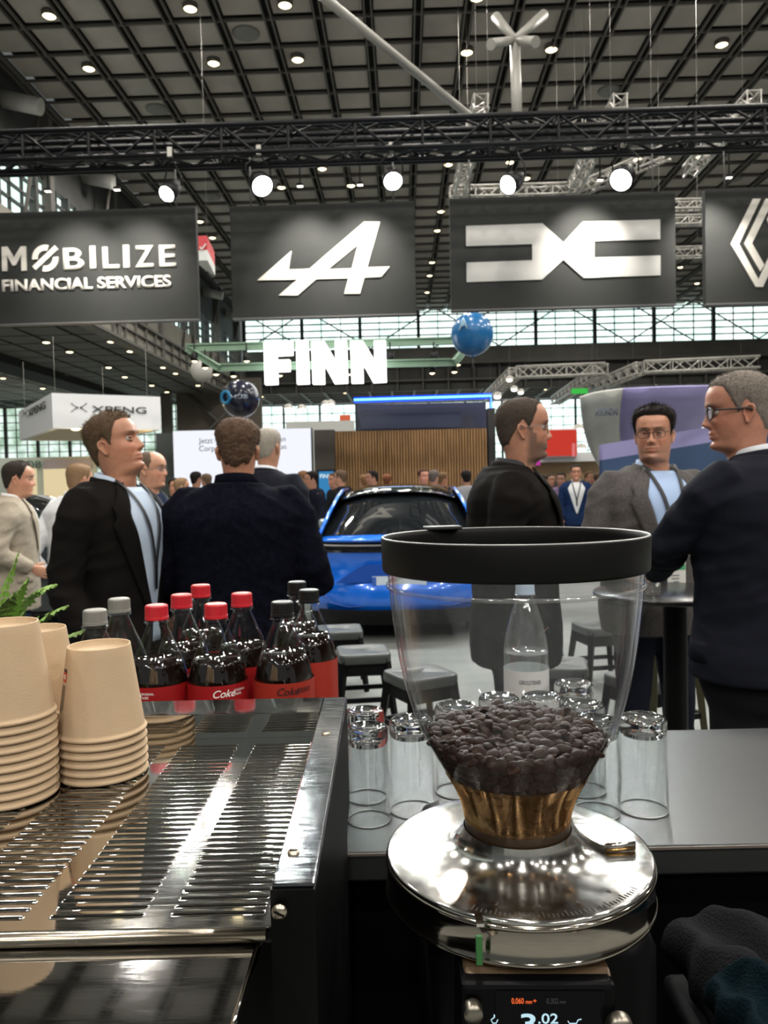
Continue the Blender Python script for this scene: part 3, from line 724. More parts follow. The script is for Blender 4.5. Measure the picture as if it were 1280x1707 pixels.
# red cube sign near the ceiling (left of the A sign)
a = at(333, 393, 17); b = at(346, 434, 17); c_ = at(357, 400, 18.2)
cube_h = 1
cb = thing('cube_sign', 'small red and white hanging cube sign between the two left signs', 'sign', at(345, 434, 17.3))
mb = MB(); wd = b.x-a.x; x1_ = b.x; dx = c_.x-b.x
vs = [(a.x-.15, 17), (x1_, 17), (x1_+dx, 18.2), (a.x, 18.2)]
zm = a.z-(a.z-b.z)*.58
mb.prism(vs, (0, 0, zm), (1, 0, 0), (0, 1, 0), (0, 0, 1), a.z-zm); mb.build('upper_band', mat('sign_red', (.52, .03, .04), .5), cb)
mb = MB(); mb.prism(vs, (0, 0, b.z), (1, 0, 0), (0, 1, 0), (0, 0, 1), zm-b.z); mb.build('lower_band', WHT, cb)
mb = MB(); q = at(345, 393, 17.6); mb.tube([(q.x, q.y, a.z-.05), (q.x, q.y, CZ)], .003, 4); mb.build('hanger', ALU, cb)
mb = MB(); q = at(338, 413, 16.97); mb.prism([(-.07, 0), (-.02, -.05), (.08, .07), (.06, .09), (-.02, -.01), (-.05, .03)], q, (1, 0, 0), UP, (0, -1, 0), .01); mb.build('tick_mark', WHT, cb)
# --- purple and white flared canopy stand on the right
pc = thing('flared_canopy', 'large flared fabric canopy, white on the left and lilac on the right', 'canopy', at(1065, 790, 14))
LIL = mat('lilac_fabric', (.52, .47, .85), .6, nscale=1.5, namt=.12); WHF = mat('white_fabric', (.75, .76, .70), .6, nscale=1.2, namt=.1)
def flare(pxs, m, name):
    rows = []
    for top, bot in pxs:
        T_ = at(top[0], top[1], 13.2); B_ = at(bot[0], bot[1], 15.2)
        row = []
        for i in range(9):
            k = i/8; p_ = T_.lerp(B_, k); p_.y += .5*math.sin(k*PI); row.append(p_)
        rows.append(row)
    mb = MB(); mb.grid(rows, closed=False); return mb.build(name, m, pc, solid=.02)
flare([((966, 661), (1012, 800)), ((985, 655), (1022, 800)), ((1005, 651), (1035, 800)), ((1038, 647), (1055, 800))], WHF, 'fabric')
flare([((1038, 647), (1055, 800)), ((1080, 645), (1075, 800)), ((1130, 643), (1100, 800)), ((1183, 642), (1118, 800)), ((1230, 640), (1130, 800))], LIL, 'fabric')
text('lettering', 'HYUNDAI', at(993, 694, 13.1), Vector((1, .1, .05)), UP, .13, mat('slate_blue_print', (.08, .10, .16), .6), pc, .01, .005, .38)
band = thing('counter_fascia', 'lilac band over a dark blue stand wall right of the grey jacket man', 'stand wall', at(1130, 800, 12))
mb = MB(); a, b = at(1003, 752, 12.4), at(1290, 700, 11.0)
for (z_t, z_b, m_, nm) in ((0, 26, mat('lilac_band', (.28, .26, .48), .6), 'band'), (26, 110, mat('stand_navy', (.035, .07, .15), .6), 'wall')):
    mb = MB(); p0 = at(1003, 741+z_t, 12.4); p1 = at(1290, 694+z_t, 11.0); q0 = at(1003, 741+z_b, 12.4); q1 = at(1290, 694+z_b, 11.0)
    if nm == 'wall': q0.z = q1.z = 0
    vs = [p0, p1, q1, q0]; mb.F([mb.V(v) for v in vs]); mb.F([mb.V(v+Vector((0, .15, 0))) for v in vs][::-1]); 
    mb.build(nm, m_, band)
text('lettering', 'IONIQ'[:0]+'lg', at(1026, 757, 12.3), Vector((1, -.1, .1)), UP, .16, mat('violet_print', (.12, .09, .26), .6), band, .01, .0, .14)
# --- red lit board and timber kiosk behind the bearded man
a, b = at(907, 717, 17), at(962, 759, 17)
rb = thing('lit_board', 'red glowing board on a timber kiosk right of the bearded man', 'sign', at(935, 760, 17))
mb = MB(); mb.box(((a.x+b.x)/2, 17.1, (a.z+b.z)/2), (b.x-a.x, .12, a.z-b.z)); mb.build('panel', emit('red_panel', (.75, .06, .04), .75), rb)
mb = MB(); mb.box(((a.x+b.x)/2, 17.15, (a.z+b.z)/2), (b.x-a.x+.06, .14, a.z-b.z+.06)); mb.build('frame', WHT, rb)
a, b = at(880, 770, 17.5), at(1004, 770, 17.5)
kk = thing('kiosk', 'timber and white kiosk with warm lit front behind the crowd on the right', 'kiosk', ((a.x+b.x)/2, 17.8, 0))
mb = MB(); mb.box(((a.x+b.x)/2, 17.8, a.z/2), (b.x-a.x, .5, a.z)); mb.build('front', mat('kiosk_timber', (.36, .25, .12), .6, nscale=2), kk)
mb = MB(); mb.box(((a.x+b.x)/2, 17.5, a.z+.08), (b.x-a.x+.2, .6, .2)); mb.build('canopy', WHT, kk)
mb = MB(); mb.box(((a.x+b.x)/2, 17.45, a.z*.40), (b.x-a.x-.3, .1, a.z*.75)); mb.build('display_case', mat('case_dark', (.05, .05, .055), .3), kk)
for i, (px, py, Y, c_, s_, lb) in enumerate(((891, 772, 17, (.5, .05, .35), (.25, .1), 'small magenta sign on the kiosk'), (956, 750, 16.5, (.75, .2, .2), (.06, .28), 'narrow glowing red strip sign at the red board\'s right edge'), (966, 652, 24, (.06, .55, .08), (.5, .16), 'green exit sign hanging under the pale trusses'), (1166, 690, 16, (.65, .03, .04), (.22, .55), 'small red hanging sign left of the grey haired man\'s glasses'))):
    mb = MB(); q = at(px, py, Y); mb.box(q, (s_[0], .06, s_[1]), bevel=.01)
    tag(mb.build('small_sign', emit('sign_c%d' % i, c_, .9)), lb, 'sign')
# ceiling bulbs of other stands
proto = None
for i, (px, py, Y) in enumerate(((849, 634, 24), (857, 650, 24), (829, 662, 20), (844, 675, 22), (868, 655, 26), (964, 716, 18), (969, 749, 18), (1000, 731, 18), (1012, 730, 18), (875, 700, 20), (860, 712, 20), (503, 683, 20), (543, 676, 20), (551, 675, 20), (480, 682, 20))):
    c = at(px, py, Y)
    if proto is None:
        t = thing('stand_lamp', '', 'lamp', c)
        mb = MB(); mb.sphere((0, 0, 0), .07, 12, sc=(1.3, 1, .7)); mb.build('bulb', emit('stand_lamp_glow', (1, .97, .85), 4), t, world=False)
        mb = MB(); mb.lathe([(.13, .02), (.1, .1), (.02, .14)], 14); mb.build('shade', ALU, t, world=False); proto = t
    else: t = dup(proto, c)
    t['label'] = 'small bright lamp of a distant stand glowing below the end ceiling'; t['group'] = 'lamps of distant stands'
# ================================================================== BAR, MACHINE, GRINDER
CT = 1.10
COUNTER = mat('bar_laminate', (.020, .021, .022), .34, nscale=30, namt=.06, spec=.24, stretch=(1, .1, 1))
EDGE = mat('counter_edge', (.12, .10, .085), .45)
BLACKM = mat('shade_black', (.0015, .0015, .002), .6, spec=.08)  # near-black colour stands in for the unlit space below the counter
mb = MB(); mb.box((.1, 1.125, CT-.018), (3.2, .43, .036), bevel=.004); mb.box((.1, .911, CT-.004), (3.2, .002, .006), m=1)
bc = thing('bar_counter', 'raised black bar counter with the upturned glasses and soda bottles on it', 'counter', (.1, 1.125, 0))
mb.build('worktop', [COUNTER, EDGE], bc)
mb = MB(); mb.box((.1, 1.16, .53), (3.1, .30, 1.06)); mb.build('front_panel', BLACKM, bc)
wb = thing('work_bench', 'low work bench coloured black as shade, carrying the espresso machine and grinder', 'counter', (.1, .62, 0))
mb = MB(); mb.box((.1, .62, .83), (3.2, .56, .04)); mb.build('worktop', BLACKM, wb)
mb = MB(); mb.box((.1, .66, .405), (3.1, .46, .81)); mb.build('cabinet', BLACKM, wb)

# ------------------------------------------------------------------ steel with fine scratches
def steel(name, base=(.62, .61, .58), rough=.06, scratch=.15, sc=(4, 60, 4)):
    m = mat(name, base, rough, metal=1.0); nt = m.node_tree; N = nt.nodes; L = nt.links; b = N['Principled BSDF']
    tc = N.new('ShaderNodeTexCoord'); mp = N.new('ShaderNodeMapping'); mp.inputs['Scale'].default_value = sc; mp.inputs['Rotation'].default_value = (0, 0, .5)
    L.new(tc.outputs['Object'], mp.inputs[0]); n = N.new('ShaderNodeTexNoise'); n.inputs['Scale'].default_value = 12; n.inputs['Detail'].default_value = 6; L.new(mp.outputs[0], n.inputs[0])
    r = N.new('ShaderNodeMapRange'); r.inputs[1].default_value = .35; r.inputs[2].default_value = .75; r.inputs[3].default_value = rough*.6; r.inputs[4].default_value = rough*(1+scratch*4)
    L.new(n.outputs[0], r.inputs[0]); L.new(r.outputs[0], b.inputs['Roughness'])
    bp = N.new('ShaderNodeBump'); bp.inputs['Strength'].default_value = scratch*.08; bp.inputs['Distance'].default_value = .0004
    L.new(n.outputs[0], bp.inputs['Height']); L.new(bp.outputs[0], b.inputs['Normal']); return m
INOX = steel('polished_steel'); INOX2 = steel('scratched_steel', (.32, .33, .35), .08, .3); SCREW = mat('screw_steel', (.55, .48, .38), .25, metal=1)
em = thing('espresso_machine', 'black and polished steel espresso machine with slotted cup tray on top', 'coffee machine', (-.4, .64, .85))
GZ = 1.274; FZ = 1.300; XR = -.047; XI = -.073; YB = .87; YI = .813; YF = .459; XL = -.80
mb = MB(); mb.box(((XL+XR)/2-.001, (YF+YB)/2+.01, (.87+1.262)/2), (XR-XL-.004, YB-YF-.02, 1.262-.87), bevel=.003); mb.build('body', mat('machine_black', (.002, .002, .0022), .4, spec=.12), em)
for x in (-.12, -.72):
    for y in (.52, .80):
        mb = MB(); mb.lathe([(0, .85), (.02, .85), (.022, .872), (0, .872)], 16, (x, y, 0)); mb.build('foot', BLACKM, em)
# frame
mb = MB()
mb.box(((XI+XR)/2, (YF+YB)/2, FZ-.0012), (XR-XI, YB-YF, .0024))
mb.build('side_rail', INOX2, em, bevel=.0012)
mb = MB(); mb.box(((XL+XI)/2, (YI+YB)/2, (FZ+1.26)/2), (XI-XL, YB-YI, FZ-1.26)); mb.build('back_rail', INOX, em, bevel=.0008)
mb = MB(); mb.box(((XI+XR)/2, (YF+YB)/2-.002, 1.237), (XR-XI+.001, YB-YF, .121)); mb.build('front_bracket', mat('machine_black', (0, 0, 0)), em)
for px, py in ((543, 1223), (489, 1422)):
    c = atz(px, py, FZ); mb = MB(); mb.lathe([(.0042, 0), (.0040, .0012), (.002, .0018), (0, .0018)], 20, c); mb.box(c+Vector((0, 0, .0019)), (.005, .0008, .0006), m=1); mb.build('screw', [SCREW, BLACKM], em)
c = at(466, 1520, YF-.006); mb = MB(); mb.lathe([(.0048, 0), (.0045, .0016), (.002, .0024), (0, .0024)], 20, c, axis=(0, -1, 0)); mb.box(c+Vector((0, -.0026, 0)), (.0065, .0006, .001), Matrix.Rotation(.5, 3, 'Y'), m=1); mb.build('screw', [SCREW, BLACKM], em)
# slotted grille
cols = []; x1 = -.080
while x1 > XL: cols.append((x1-.058, x1)); x1 -= .0758
ys = []; y = .4735
while y < .797: ys.append((y, y+.0024)); y += .00925
mb = MB(); t_ = .0016
xb = sorted(set([XL, XI] + [v for c in cols for v in c if v > XL]))
yb = sorted(set([YF+.001, YI] + [v for c in ys for v in c]))
vt = {}
def gv(i, j):
    if (i, j) not in vt: vt[(i, j)] = mb.V((xb[i], yb[j], GZ))
    return vt[(i, j)]
for i in range(len(xb)-1):
    for j in range(len(yb)-1):
        xm = (xb[i]+xb[i+1])/2; ym = (yb[j]+yb[j+1])/2
        if any(a < xm < b for a, b in cols) and any(a < ym < b for a, b in ys): continue
        mb.F([gv(i, j), gv(i+1, j), gv(i+1, j+1), gv(i, j+1)])
g = mb.build('cup_tray', INOX, em, solid=t_)
bv = g.modifiers.new('bevel', 'BEVEL'); bv.width = .0005; bv.segments = 2; bv.limit_method = 'ANGLE'; bv.angle_limit = math.radians(50)
mb = MB()
for (a, b) in cols:
    for (c0, c1) in ys:
        # raised lip round each slot
        n = 5; pts = []
        r = (c1-c0)/2; cym = (c0+c1)/2
        for k in range(n+1): an = PI/2+PI*k/n; pts.append((a+r+r*math.cos(an)*1.15, cym+r*1.15*math.sin(an)))
        for k in range(n+1): an = -PI/2+PI*k/n; pts.append((b-r+r*math.cos(an)*1.15, cym+r*1.15*math.sin(an)))
        if a < XL: continue
        N_ = len(pts); rin = [mb.V((x, y, GZ+.0002)) for x, y in pts]
        mid = [mb.V((x+(.0004 if x > (a+b)/2 else -.0004), y+(.0004 if y > cym else -.0004), GZ+.0007)) for x, y in pts]
        out = [mb.V((x+(.0009 if x > (a+b)/2 else -.0009), y+(.0009 if y > cym else -.0009), GZ+.0001)) for x, y in pts]
        for k in range(N_):
            l = (k+1) % N_; mb.F([rin[k], rin[l], mid[l], mid[k]], 0, True); mb.F([mid[k], mid[l], out[l], out[k]], 0, True)
mb.build('slot_lips', INOX, em)
mb = MB(); mb.box(((XL+XI)/2, (YF+YI)/2, GZ-.010), (XI-XL-.002, YI-YF-.004, .002)); mb.build('slot_void_sheet', mat('slot_void_black', (.01, .01, .01), .4), em)  # black sheet standing in for the dark void under the slots
mb = MB(); mb.tube([(XL, YF-.0015, GZ-.004), (XI-.0035, YF-.0015, GZ-.004)], .0042, 14); mb.build('front_bar', mat('bar_steel', (.50, .44, .35), .2, metal=1), em)
mb = MB()
rows = [[(XL, .459, 1.2655), (-.080, .459, 1.2655)], [(XL, .30, 1.2625), (-.084, .30, 1.2625)], [(XL, .292, 1.258), (-.084, .292, 1.258)], [(XL, .29, 1.10), (-.084, .29, 1.10)]]
mb.grid(rows, closed=False, smooth=False); mb.build('front_shelf', steel('mirror_steel', (.50, .50, .50), .05, .12), em, solid=.004)
mb = MB(); mb.tube([(-.081, .457, 1.2655), (-.085, .30, 1.2625)], .0022, 8); mb.build('shelf_edge', INOX, em)

# ------------------------------------------------------------------ paper cups, upside down and nested
PAPER = mat('bamboo_paper', (.50, .365, .235), .8, spec=.2, nscale=18, namt=.05, bump=.08, bscale=500)
def cup_mesh():
    mb = MB(); h = .082; R = .0395; r = .0283
    prof = [(R-.0016, .0), (R+.0002, -.0001), (R+.0012, .001), (R+.0014, .0022), (R+.0008, .0034), (R-.0004, .0038),
            (R-.0008, .006)]
    prof += [(R-.0008+(r-R+.0008)*k/8, .006+(h-.006-.001)*k/8) for k in range(1, 9)]
    prof += [(r-.0003, h), (r-.0012, h), (r-.0015, h-.001), (r-.0016, h-.0055), (0, h-.0050)]
    mb.lathe(prof, 56)
    mb.lathe([(R-.0016, 0), (R-.0018, .004), (r-.0012, h-.008), (0, h-.0085)], 56)
    return mb
c0 = cup_mesh().build('paper_cup', PAPER, None, world=False, origin=(0, 0, 0), fix=True)
def stack(px, d, n, name, labels, group):
    b = at(px, 1200, d); bx, by = b.x, b.y
    for k in range(n):
        o = c0 if not stack.used else c0.copy()
        if stack.used: COL.objects.link(o)
        stack.used = True
        o.location = (bx+random.uniform(-.0003, .0003), by, GZ+.0009+k*.0078); o.rotation_euler = (0, 0, random.uniform(0, 6))
        PW[o.name] = Matrix.Translation(o.location)
        o['label'] = labels(k, n); o['category'] = 'paper cup'; o['group'] = group
    return bx, by, GZ+.0009+(n-1)*.0078
stack.used = False
def lab(where):
    words = ['lowest', 'second lowest', 'third from bottom', 'fourth from bottom', 'fifth from bottom', 'sixth from bottom', 'seventh from bottom', 'eighth from bottom', 'ninth from bottom']
    return lambda k, n: ('upturned tan paper cup topping %s' % where) if k == n-1 else 'tan paper cup, %s in %s' % (words[k], where)
s1 = stack(170, .722, 6, 'front', lab('the right-hand front stack'), 'cups of the right-hand front stack')
s2 = stack(12, .672, 10, 'left', lab('the tall stack cut by the left edge'), 'cups of the tall left stack')
s3 = stack(66, .772, 7, 'back', lab('the stack half hidden behind the two front ones'), 'cups of the hidden back stack')
# printed square and small print on the right-hand top cup
top_cup = [o for o in COL.objects if o.get('label') == 'upturned tan paper cup topping the right-hand front stack'][0]
PW[top_cup.name] = Matrix.Translation(top_cup.location) @ Matrix.Rotation(top_cup.rotation_euler[2], 4, 'Z')
def cup_patch(mb, a0, a1, z0, z1, m, off=.0003, n=5):
    def rr(z): return .0387+(.0283-.0387)*(z-.006)/(.075)
    rows = []
    for z in (z0, z1): rows.append([Vector((s1[0]+(rr(z)+off)*math.cos(math.radians(a0+(a1-a0)*k/n)), s1[1]+(rr(z)+off)*math.sin(math.radians(a0+(a1-a0)*k/n)), s1[2]+z)) for k in range(n+1)])
    mb.grid(rows, m, True, False)
RP = mat('cup_print_red', (.45, .04, .02), .6); BP = mat('cup_print_black', (.03, .02, .015), .6); WP = mat('cup_print_white', (.8, .7, .6), .6)
A0 = 209; mb = MB(); cup_patch(mb, A0, A0+17, .052, .0605, 0); cup_patch(mb, A0, A0+17, .0605, .0635, 1)
cup_patch(mb, A0+5, A0+14, .0545, .0585, 2, .0005); cup_patch(mb, A0+7, A0+12, .0555, .0575, 0, .0007); cup_patch(mb, A0+8, A0+11, .0548, .0582, 2, .0008, 2)
for k in range(6): cup_patch(mb, A0+1+k*2.7, A0+2.1+k*2.7, .049-.021-random.uniform(0, .005), .049, 1, .0003, 1)
mb.build('printed_mark', [RP, BP, WP], top_cup)

# ------------------------------------------------------------------ soda bottles
PET = clear('clear_pet', (.94, .96, .96), 2.2, .03, 1.5); COLA = mat('dark_cola', (.006, .002, .001), .05, spec=.5)
LRED = mat('label_red', (.30, .008, .010), .4); LZERO = mat('label_zero_red', (.32, .025, .014), .4)
CAPR = mat('cap_red', (.47, .012, .022), .35); CAPK = mat('cap_black', (.006, .006, .006), .35, spec=.3); CAPG = mat('cap_grey', (.20, .195, .175), .45)
WTXT = mat('label_white_print', (.8, .78, .75), .5); KTXT = mat('label_black_print', (.02, .01, .01), .5)
BP_ = [(0, .010), (.02, .006), (.030, .001), (.036, .004), (.0395, .02), (.040, .05), (.0402, .09), (.0402, .14), (.0402, .170), (.0398, .182), (.0378, .193), (.0342, .206), (.0296, .220), (.0235, .233), (.0188, .245), (.0150, .254), (.0132, .259), (.0130, .262), (.0165, .2625), (.0168, .2645), (.0132, .265), (.0128, .268)]
def wraptext(body, R, zc, ang, height, m, parent, base, shear=0, bold=0, width=None):
    cu = bpy.data.curves.new('t', 'FONT'); cu.body = body; cu.size = 1; cu.shear = shear; cu.offset = bold
    tmp = bpy.data.objects.new('tmp_text', cu); COL.objects.link(tmp); bpy.context.view_layer.update()
    me = bpy.data.meshes.new_from_object(tmp.evaluated_get(bpy.context.evaluated_depsgraph_get())); bpy.data.objects.remove(tmp)
    bm = bmesh.new(); bm.from_mesh(me); bpy.data.meshes.remove(me)
    xs = [v.co.x for v in bm.verts]; x0 = min(xs); wd = max(xs)-x0; s = height/.73; sx = (width/wd) if width else s
    for v in bm.verts:
        a = ang + (v.co.x-x0)*sx/R
        v.co = Vector((base[0]+(R+.0004)*math.cos(a), base[1]+(R+.0004)*math.sin(a), base[2]+zc+v.co.y*s))
    mb = MB(); mb.bm.free(); mb.bm = bm; return mb.build('printed_text', m, parent, fix=False)
def cap_mb(base, z0, r=.0150, h=.0195, n=60):
    mb = MB(); rows = []
    b = Vector(base)
    for z, rr, kn in ((z0, r+.0006, 0), (z0+.0035, r+.0006, 0), (z0+.0038, r, 1), (z0+h-.0022, r-.0002, 1), (z0+h-.0006, r-.0010, 0), (z0+h, r-.0024, 0)):
        rows.append([b+Vector(((rr+(.0003 if (k % 2 and kn) else 0))*math.cos(2*PI*k/n), (rr+(.0003 if (k % 2 and kn) else 0))*math.sin(2*PI*k/n), z)) for k in range(n)])
    mb.grid(rows, smooth=False, cap0=True, cap1=True); return mb
def bottle(px, d, kind, label, ang=0):
    """ang: turn of the label, 0 faces the camera"""
    p = at(px, 1150, d); base = (p.x, p.y, CT)
    # keep the neck under the pixel of the cap
    q = at(px, 1020, d); base = (q.x, q.y, CT)
    t = thing('soda_bottle', label, 'bottle', base, 0, {'r': 'red capped cola bottles', 'k': 'black capped cola bottles', 'g': 'grey capped bottles'}[kind])
    mb = MB(); mb.lathe(BP_, 48, base); mb.build('bottle', PET, t)
    if kind != 'g':
        lv = {'r': .214, 'k': .218}[kind]+random.uniform(-.002, .002)
        pr = [(max(0, r-.0012), z+.001) for r, z in BP_ if z < lv-.002 and r > 0]
        rl = float(np.interp(lv, [z for r, z in BP_[7:]], [r for r, z in BP_[7:]]))-.0012
        mb = MB(); mb.lathe([(0, .009)]+pr+[(rl, lv), (rl-.001, lv-.0012), (0, lv-.0015)], 48, base); mb.build('drink', COLA, t)
    zl = .184 if kind != 'g' else .15
    mb = MB(); mb.lathe([(.0406, .062), (.0406, .10), (.0405, zl)], 48, base); mb.build('label_sleeve', {'r': LRED, 'k': LZERO, 'g': mat('label_grey', (.3, .32, .32), .4)}[kind], t)
    cap_mb(base, .2665).build('cap', {'r': CAPR, 'k': CAPK, 'g': CAPG}[kind], t)
    a0 = math.radians(-90)+ang
    if kind == 'r':
        wraptext('Coke', .0408, .1690, a0-.05, .0100, WTXT, t, base, .35, .01)
        wraptext('ORIGINAL', .0408, .1745, a0+.62, .0030, WTXT, t, base, 0, .01)
        wraptext('TASTE', .0408, .1695, a0+.62, .0030, WTXT, t, base, 0, .01)
    elif kind == 'k':
        wraptext('Coke', .0408, .1690, a0-.05, .0100, KTXT, t, base, .35, .01)
        wraptext('ZERO', .0408, .1705, a0+.60, .0062, KTXT, t, base, 0, .01)
        for k in range(4): wraptext('I'*30, .0406, .128-k*.004, a0+1.0, .0016, KTXT, t, base, 0, .0, .018)
    return t
bottle(158, 1.000, 'g', 'grey capped bottle nearest the upturned paper cups')
bottle(199, 1.100, 'g', 'grey capped bottle standing behind the first grey capped one')
bottle(261, 1.030, 'r', 'red capped cola bottle, front row, nearest the paper cups', -.95)
bottle(303, 1.128, 'r', 'red capped cola bottle, middle row, left of the two', -.2)
bottle(335.5, 1.235, 'r', 'red capped cola bottle farthest back, in front of the dark coat', .4)
bottle(360, 1.030, 'r', 'red capped cola bottle, front row, in the middle of the tray edge', .1)
bottle(403.5, 1.128, 'r', 'red capped cola bottle, middle row, left of the black caps', -1.9)
bottle(470.5, 1.035, 'k', 'black capped zero cola bottle, front row, rightmost of the front bottles', -.05)
bottle(515.5, 1.150, 'k', 'black capped zero cola bottle at the right end beside the grey stool', -1.2)
bottle(496, 1.250, 'k', 'black capped zero cola bottle farthest back, mostly hidden')
# fizzy water bottle seen through the hopper
p = at(875, 985, 1.25); base = (p.x, p.y, CT)
t = thing('water_bottle', 'clear water bottle with pale blue cap and white label seen through the hopper', 'bottle', base)
GP = [(0, .008), (.025, .001), (.033, .004), (.0355, .02), (.036, .06), (.036, .13), (.0352, .150), (.0352, .168), (.033, .185), (.0285, .205), (.0225, .226), (.0170, .243), (.0140, .251), (.0130, .255), (.0170, .2555), (.0170, .2575), (.013, .258)]
mb = MB(); mb.lathe(GP, 40, base); mb.build('bottle', clear('clear_pet_bright', (.93, .96, .97), 2.2, .05, 1.5, .05), t)
mb = MB(); mb.lathe([(.0353, .165), (.0345, .163), (0, .162)], 40, base); mb.build('water_surface', clear('water_film', (.9, .95, .96), 2, .02, 1.33, .12), t)
mb = MB(); mb.lathe([(.0364, .05), (.0364, .1), (.0364, .138)], 40, base); mb.build('label_sleeve', mat('label_white', (.62, .62, .60), .5), t)
cap_mb(base, .2575, .0150, .018).build('cap', mat('cap_pale_blue', (.42, .52, .64), .4), t)
wraptext('GEROLSTEINER', .0364, .118, math.radians(-90)-.5, .0065, mat('label_grey_print', (.12, .12, .14), .5), t, base, 0, .02, .036)
mb = MB()
for k in range(8):
    a = 2*PI*k/8; poly = []
    for da, r in ((-.22, .0035), (0, .0085), (.22, .0035)):
        x = r*math.cos(a+da); z = r*math.sin(a+da); an = math.radians(-90)+x/.0364
        poly.append(mb.V((base[0]+.0368*math.cos(an), base[1]+.0368*math.sin(an), base[2]+.102+z)))
    mb.F(poly)
mb.build('star_mark', mat('label_star_red', (.55, .08, .06), .5), t, fix=False)

# ------------------------------------------------------------------ upturned tumblers
TG = glass('tumbler_glass', (.98, .99, .99), 1.47); TW = clear('tumbler_wall', (.965, .975, .975), 1.5, .015, 1.5)
def tumbler(h=.125, R=.0315):
    r = R*.955; t = thing('drinking_glass', '', 'glass', (0, 0, 0))
    mb = MB(); mb.lathe([(R-.0019, .03), (R-.0017, .0008), (R-.0008, 0), (R, .0010), (R-.0001, .03), (r, h-.016)], 56); mb.lathe([(R-.0019, .03), (r-.0017, h-.018)], 56)
    mb.build('wall', TW, t, world=False, fix=False)
    mb = MB(); mb.lathe([(R-.0016, .0002), (R-.0003, .0001), (R, .0010), (R-.0008, .0018), (R-.0018, .0010), (R-.0016, .0002)], 56); mb.build('lip', mat('lip_glint', (.55, .57, .57), .08, spec=1), t, world=False)
    mb = MB(); mb.lathe([(0, h-.0165), (.008, h-.0175), (.017, h-.0185), (r-.0025, h-.024), (r-.0012, h-.022), (r, h-.016), (r+.0001, h-.006), (r-.0018, h-.0015), (r-.005, h-.0001), (r-.008, h), (r-.011, h-.0018), (0, h-.0026)], 56)
    mb.build('thick_base', TG, t, world=False); return t
tg = tumbler()
gl = [(614, 1.003, .9, 'upturned clear tumbler nearest the tray corner, front of the left cluster'), (611, 1.075, .9, 'upturned clear tumbler directly behind the front one at the tray corner'),
      (545, 1.005, .9, 'upturned clear tumbler half hidden by the steel side rail, front'), (548, 1.078, .9, 'upturned clear tumbler half hidden by the steel side rail, rear'),
      (687, 1.03, .98, 'upturned clear tumbler just left of the bean hopper'), (762, 1.09, 1, 'upturned clear tumbler behind the hopper, leftmost of those seen through it'),
      (834, 1.13, 1, 'upturned clear tumbler seen through the hopper under the water bottle, left side'), (905, 1.13, 1, 'upturned clear tumbler seen through the hopper under the water bottle, right side'),
      (958, 1.20, 1, 'upturned clear tumbler seen through the hopper, farthest back'), (973, 1.085, 1, 'upturned clear tumbler at the hopper\'s right wall, rear'),
      (993, 1.012, 1, 'upturned clear tumbler at the hopper\'s right wall, front'), (1072, 1.017, 1.02, 'upturned clear tumbler standing free at the right end of the glasses')]
for i, (px, d, s, lb) in enumerate(gl):
    q = at(px, 1300, d); o = tg if i == 0 else dup(tg, (0, 0, 0))
    o.location = (q.x, q.y, CT+.0002); o.scale = (s, s, 1.0); o['label'] = lb; o['category'] = 'glass'; o['group'] = 'upturned tumblers'

# ------------------------------------------------------------------ the grinder
gx, gy = (at(867, 1435, .55).x+at(850, 900, .55).x)/2, .55
gr = thing('coffee_grinder', 'coffee grinder with clear bean hopper on a polished aluminium disc', 'coffee grinder', (gx, gy, .85))
G = (gx, gy, 0)
ALUP = steel('polished_aluminium', (.52, .51, .49), .20, .03, (9, 9, 9))
# radial brushing gives the fan-shaped highlights
nt = ALUP.node_tree; N = nt.nodes; b = N['Principled BSDF']; b.inputs['Anisotropic'].default_value = .8; b.inputs['Anisotropic Rotation'].default_value = .25
tn = N.new('ShaderNodeTangent'); tn.direction_type = 'RADIAL'; tn.axis = 'Z'; nt.links.new(tn.outputs[0], b.inputs['Tangent'])
disc = MB()
disc.lathe([(.0385, 1.2925), (.0390, 1.288), (.0400, 1.2845), (.0425, 1.281), (.047, 1.278), (.053, 1.2765), (.06, 1.2758), (.075, 1.2755), (.0925, 1.2755), (.0940, 1.2750), (.0945, 1.2738), (.0942, 1.2725)], 128, G)
disc.build('disc', ALUP, gr)
mb = MB(); mb.lathe([(.0938, 1.2722), (.0952, 1.2712), (.0955, 1.2700), (.0950, 1.2688), (.0945, 1.2680), (.0945, 1.2500), (.0952, 1.2492), (.0958, 1.2480), (.0955, 1.2468), (.0935, 1.2462), (0, 1.2462)], 128, G); mb.build('side_ring', steel('ring_steel', (.40, .36, .31), .12, .1, (4, 4, 40)), gr)
# engraved scale on the front of the disc
mb = MB()
for k in range(41):
    a = math.radians(-118+k*1.9); l = .0060 if k % 5 == 0 else .0035; r = .0905
    x, y = math.cos(a), math.sin(a); mb.box((gx+(r-l/2)*x, gy+(r-l/2)*y, 1.2757), (l, .0004, .0003), Matrix.Rotation(a, 3, 'Z'))
mb.build('engraved_scale', mat('engraving', (.05, .045, .04), .6), gr, fix=False)
for k, ch in enumerate('2468'):
    a = math.radians(-110+k*19); x, y = math.cos(a), math.sin(a)
    text('scale_figure', ch, (gx+.080*x, gy+.080*y, 1.2757), Vector((-y, x, 0)), Vector((x, y, 0))*-1*-1*-1, .004, MATS['engraving'], gr, .0002, 0, align='LEFT')
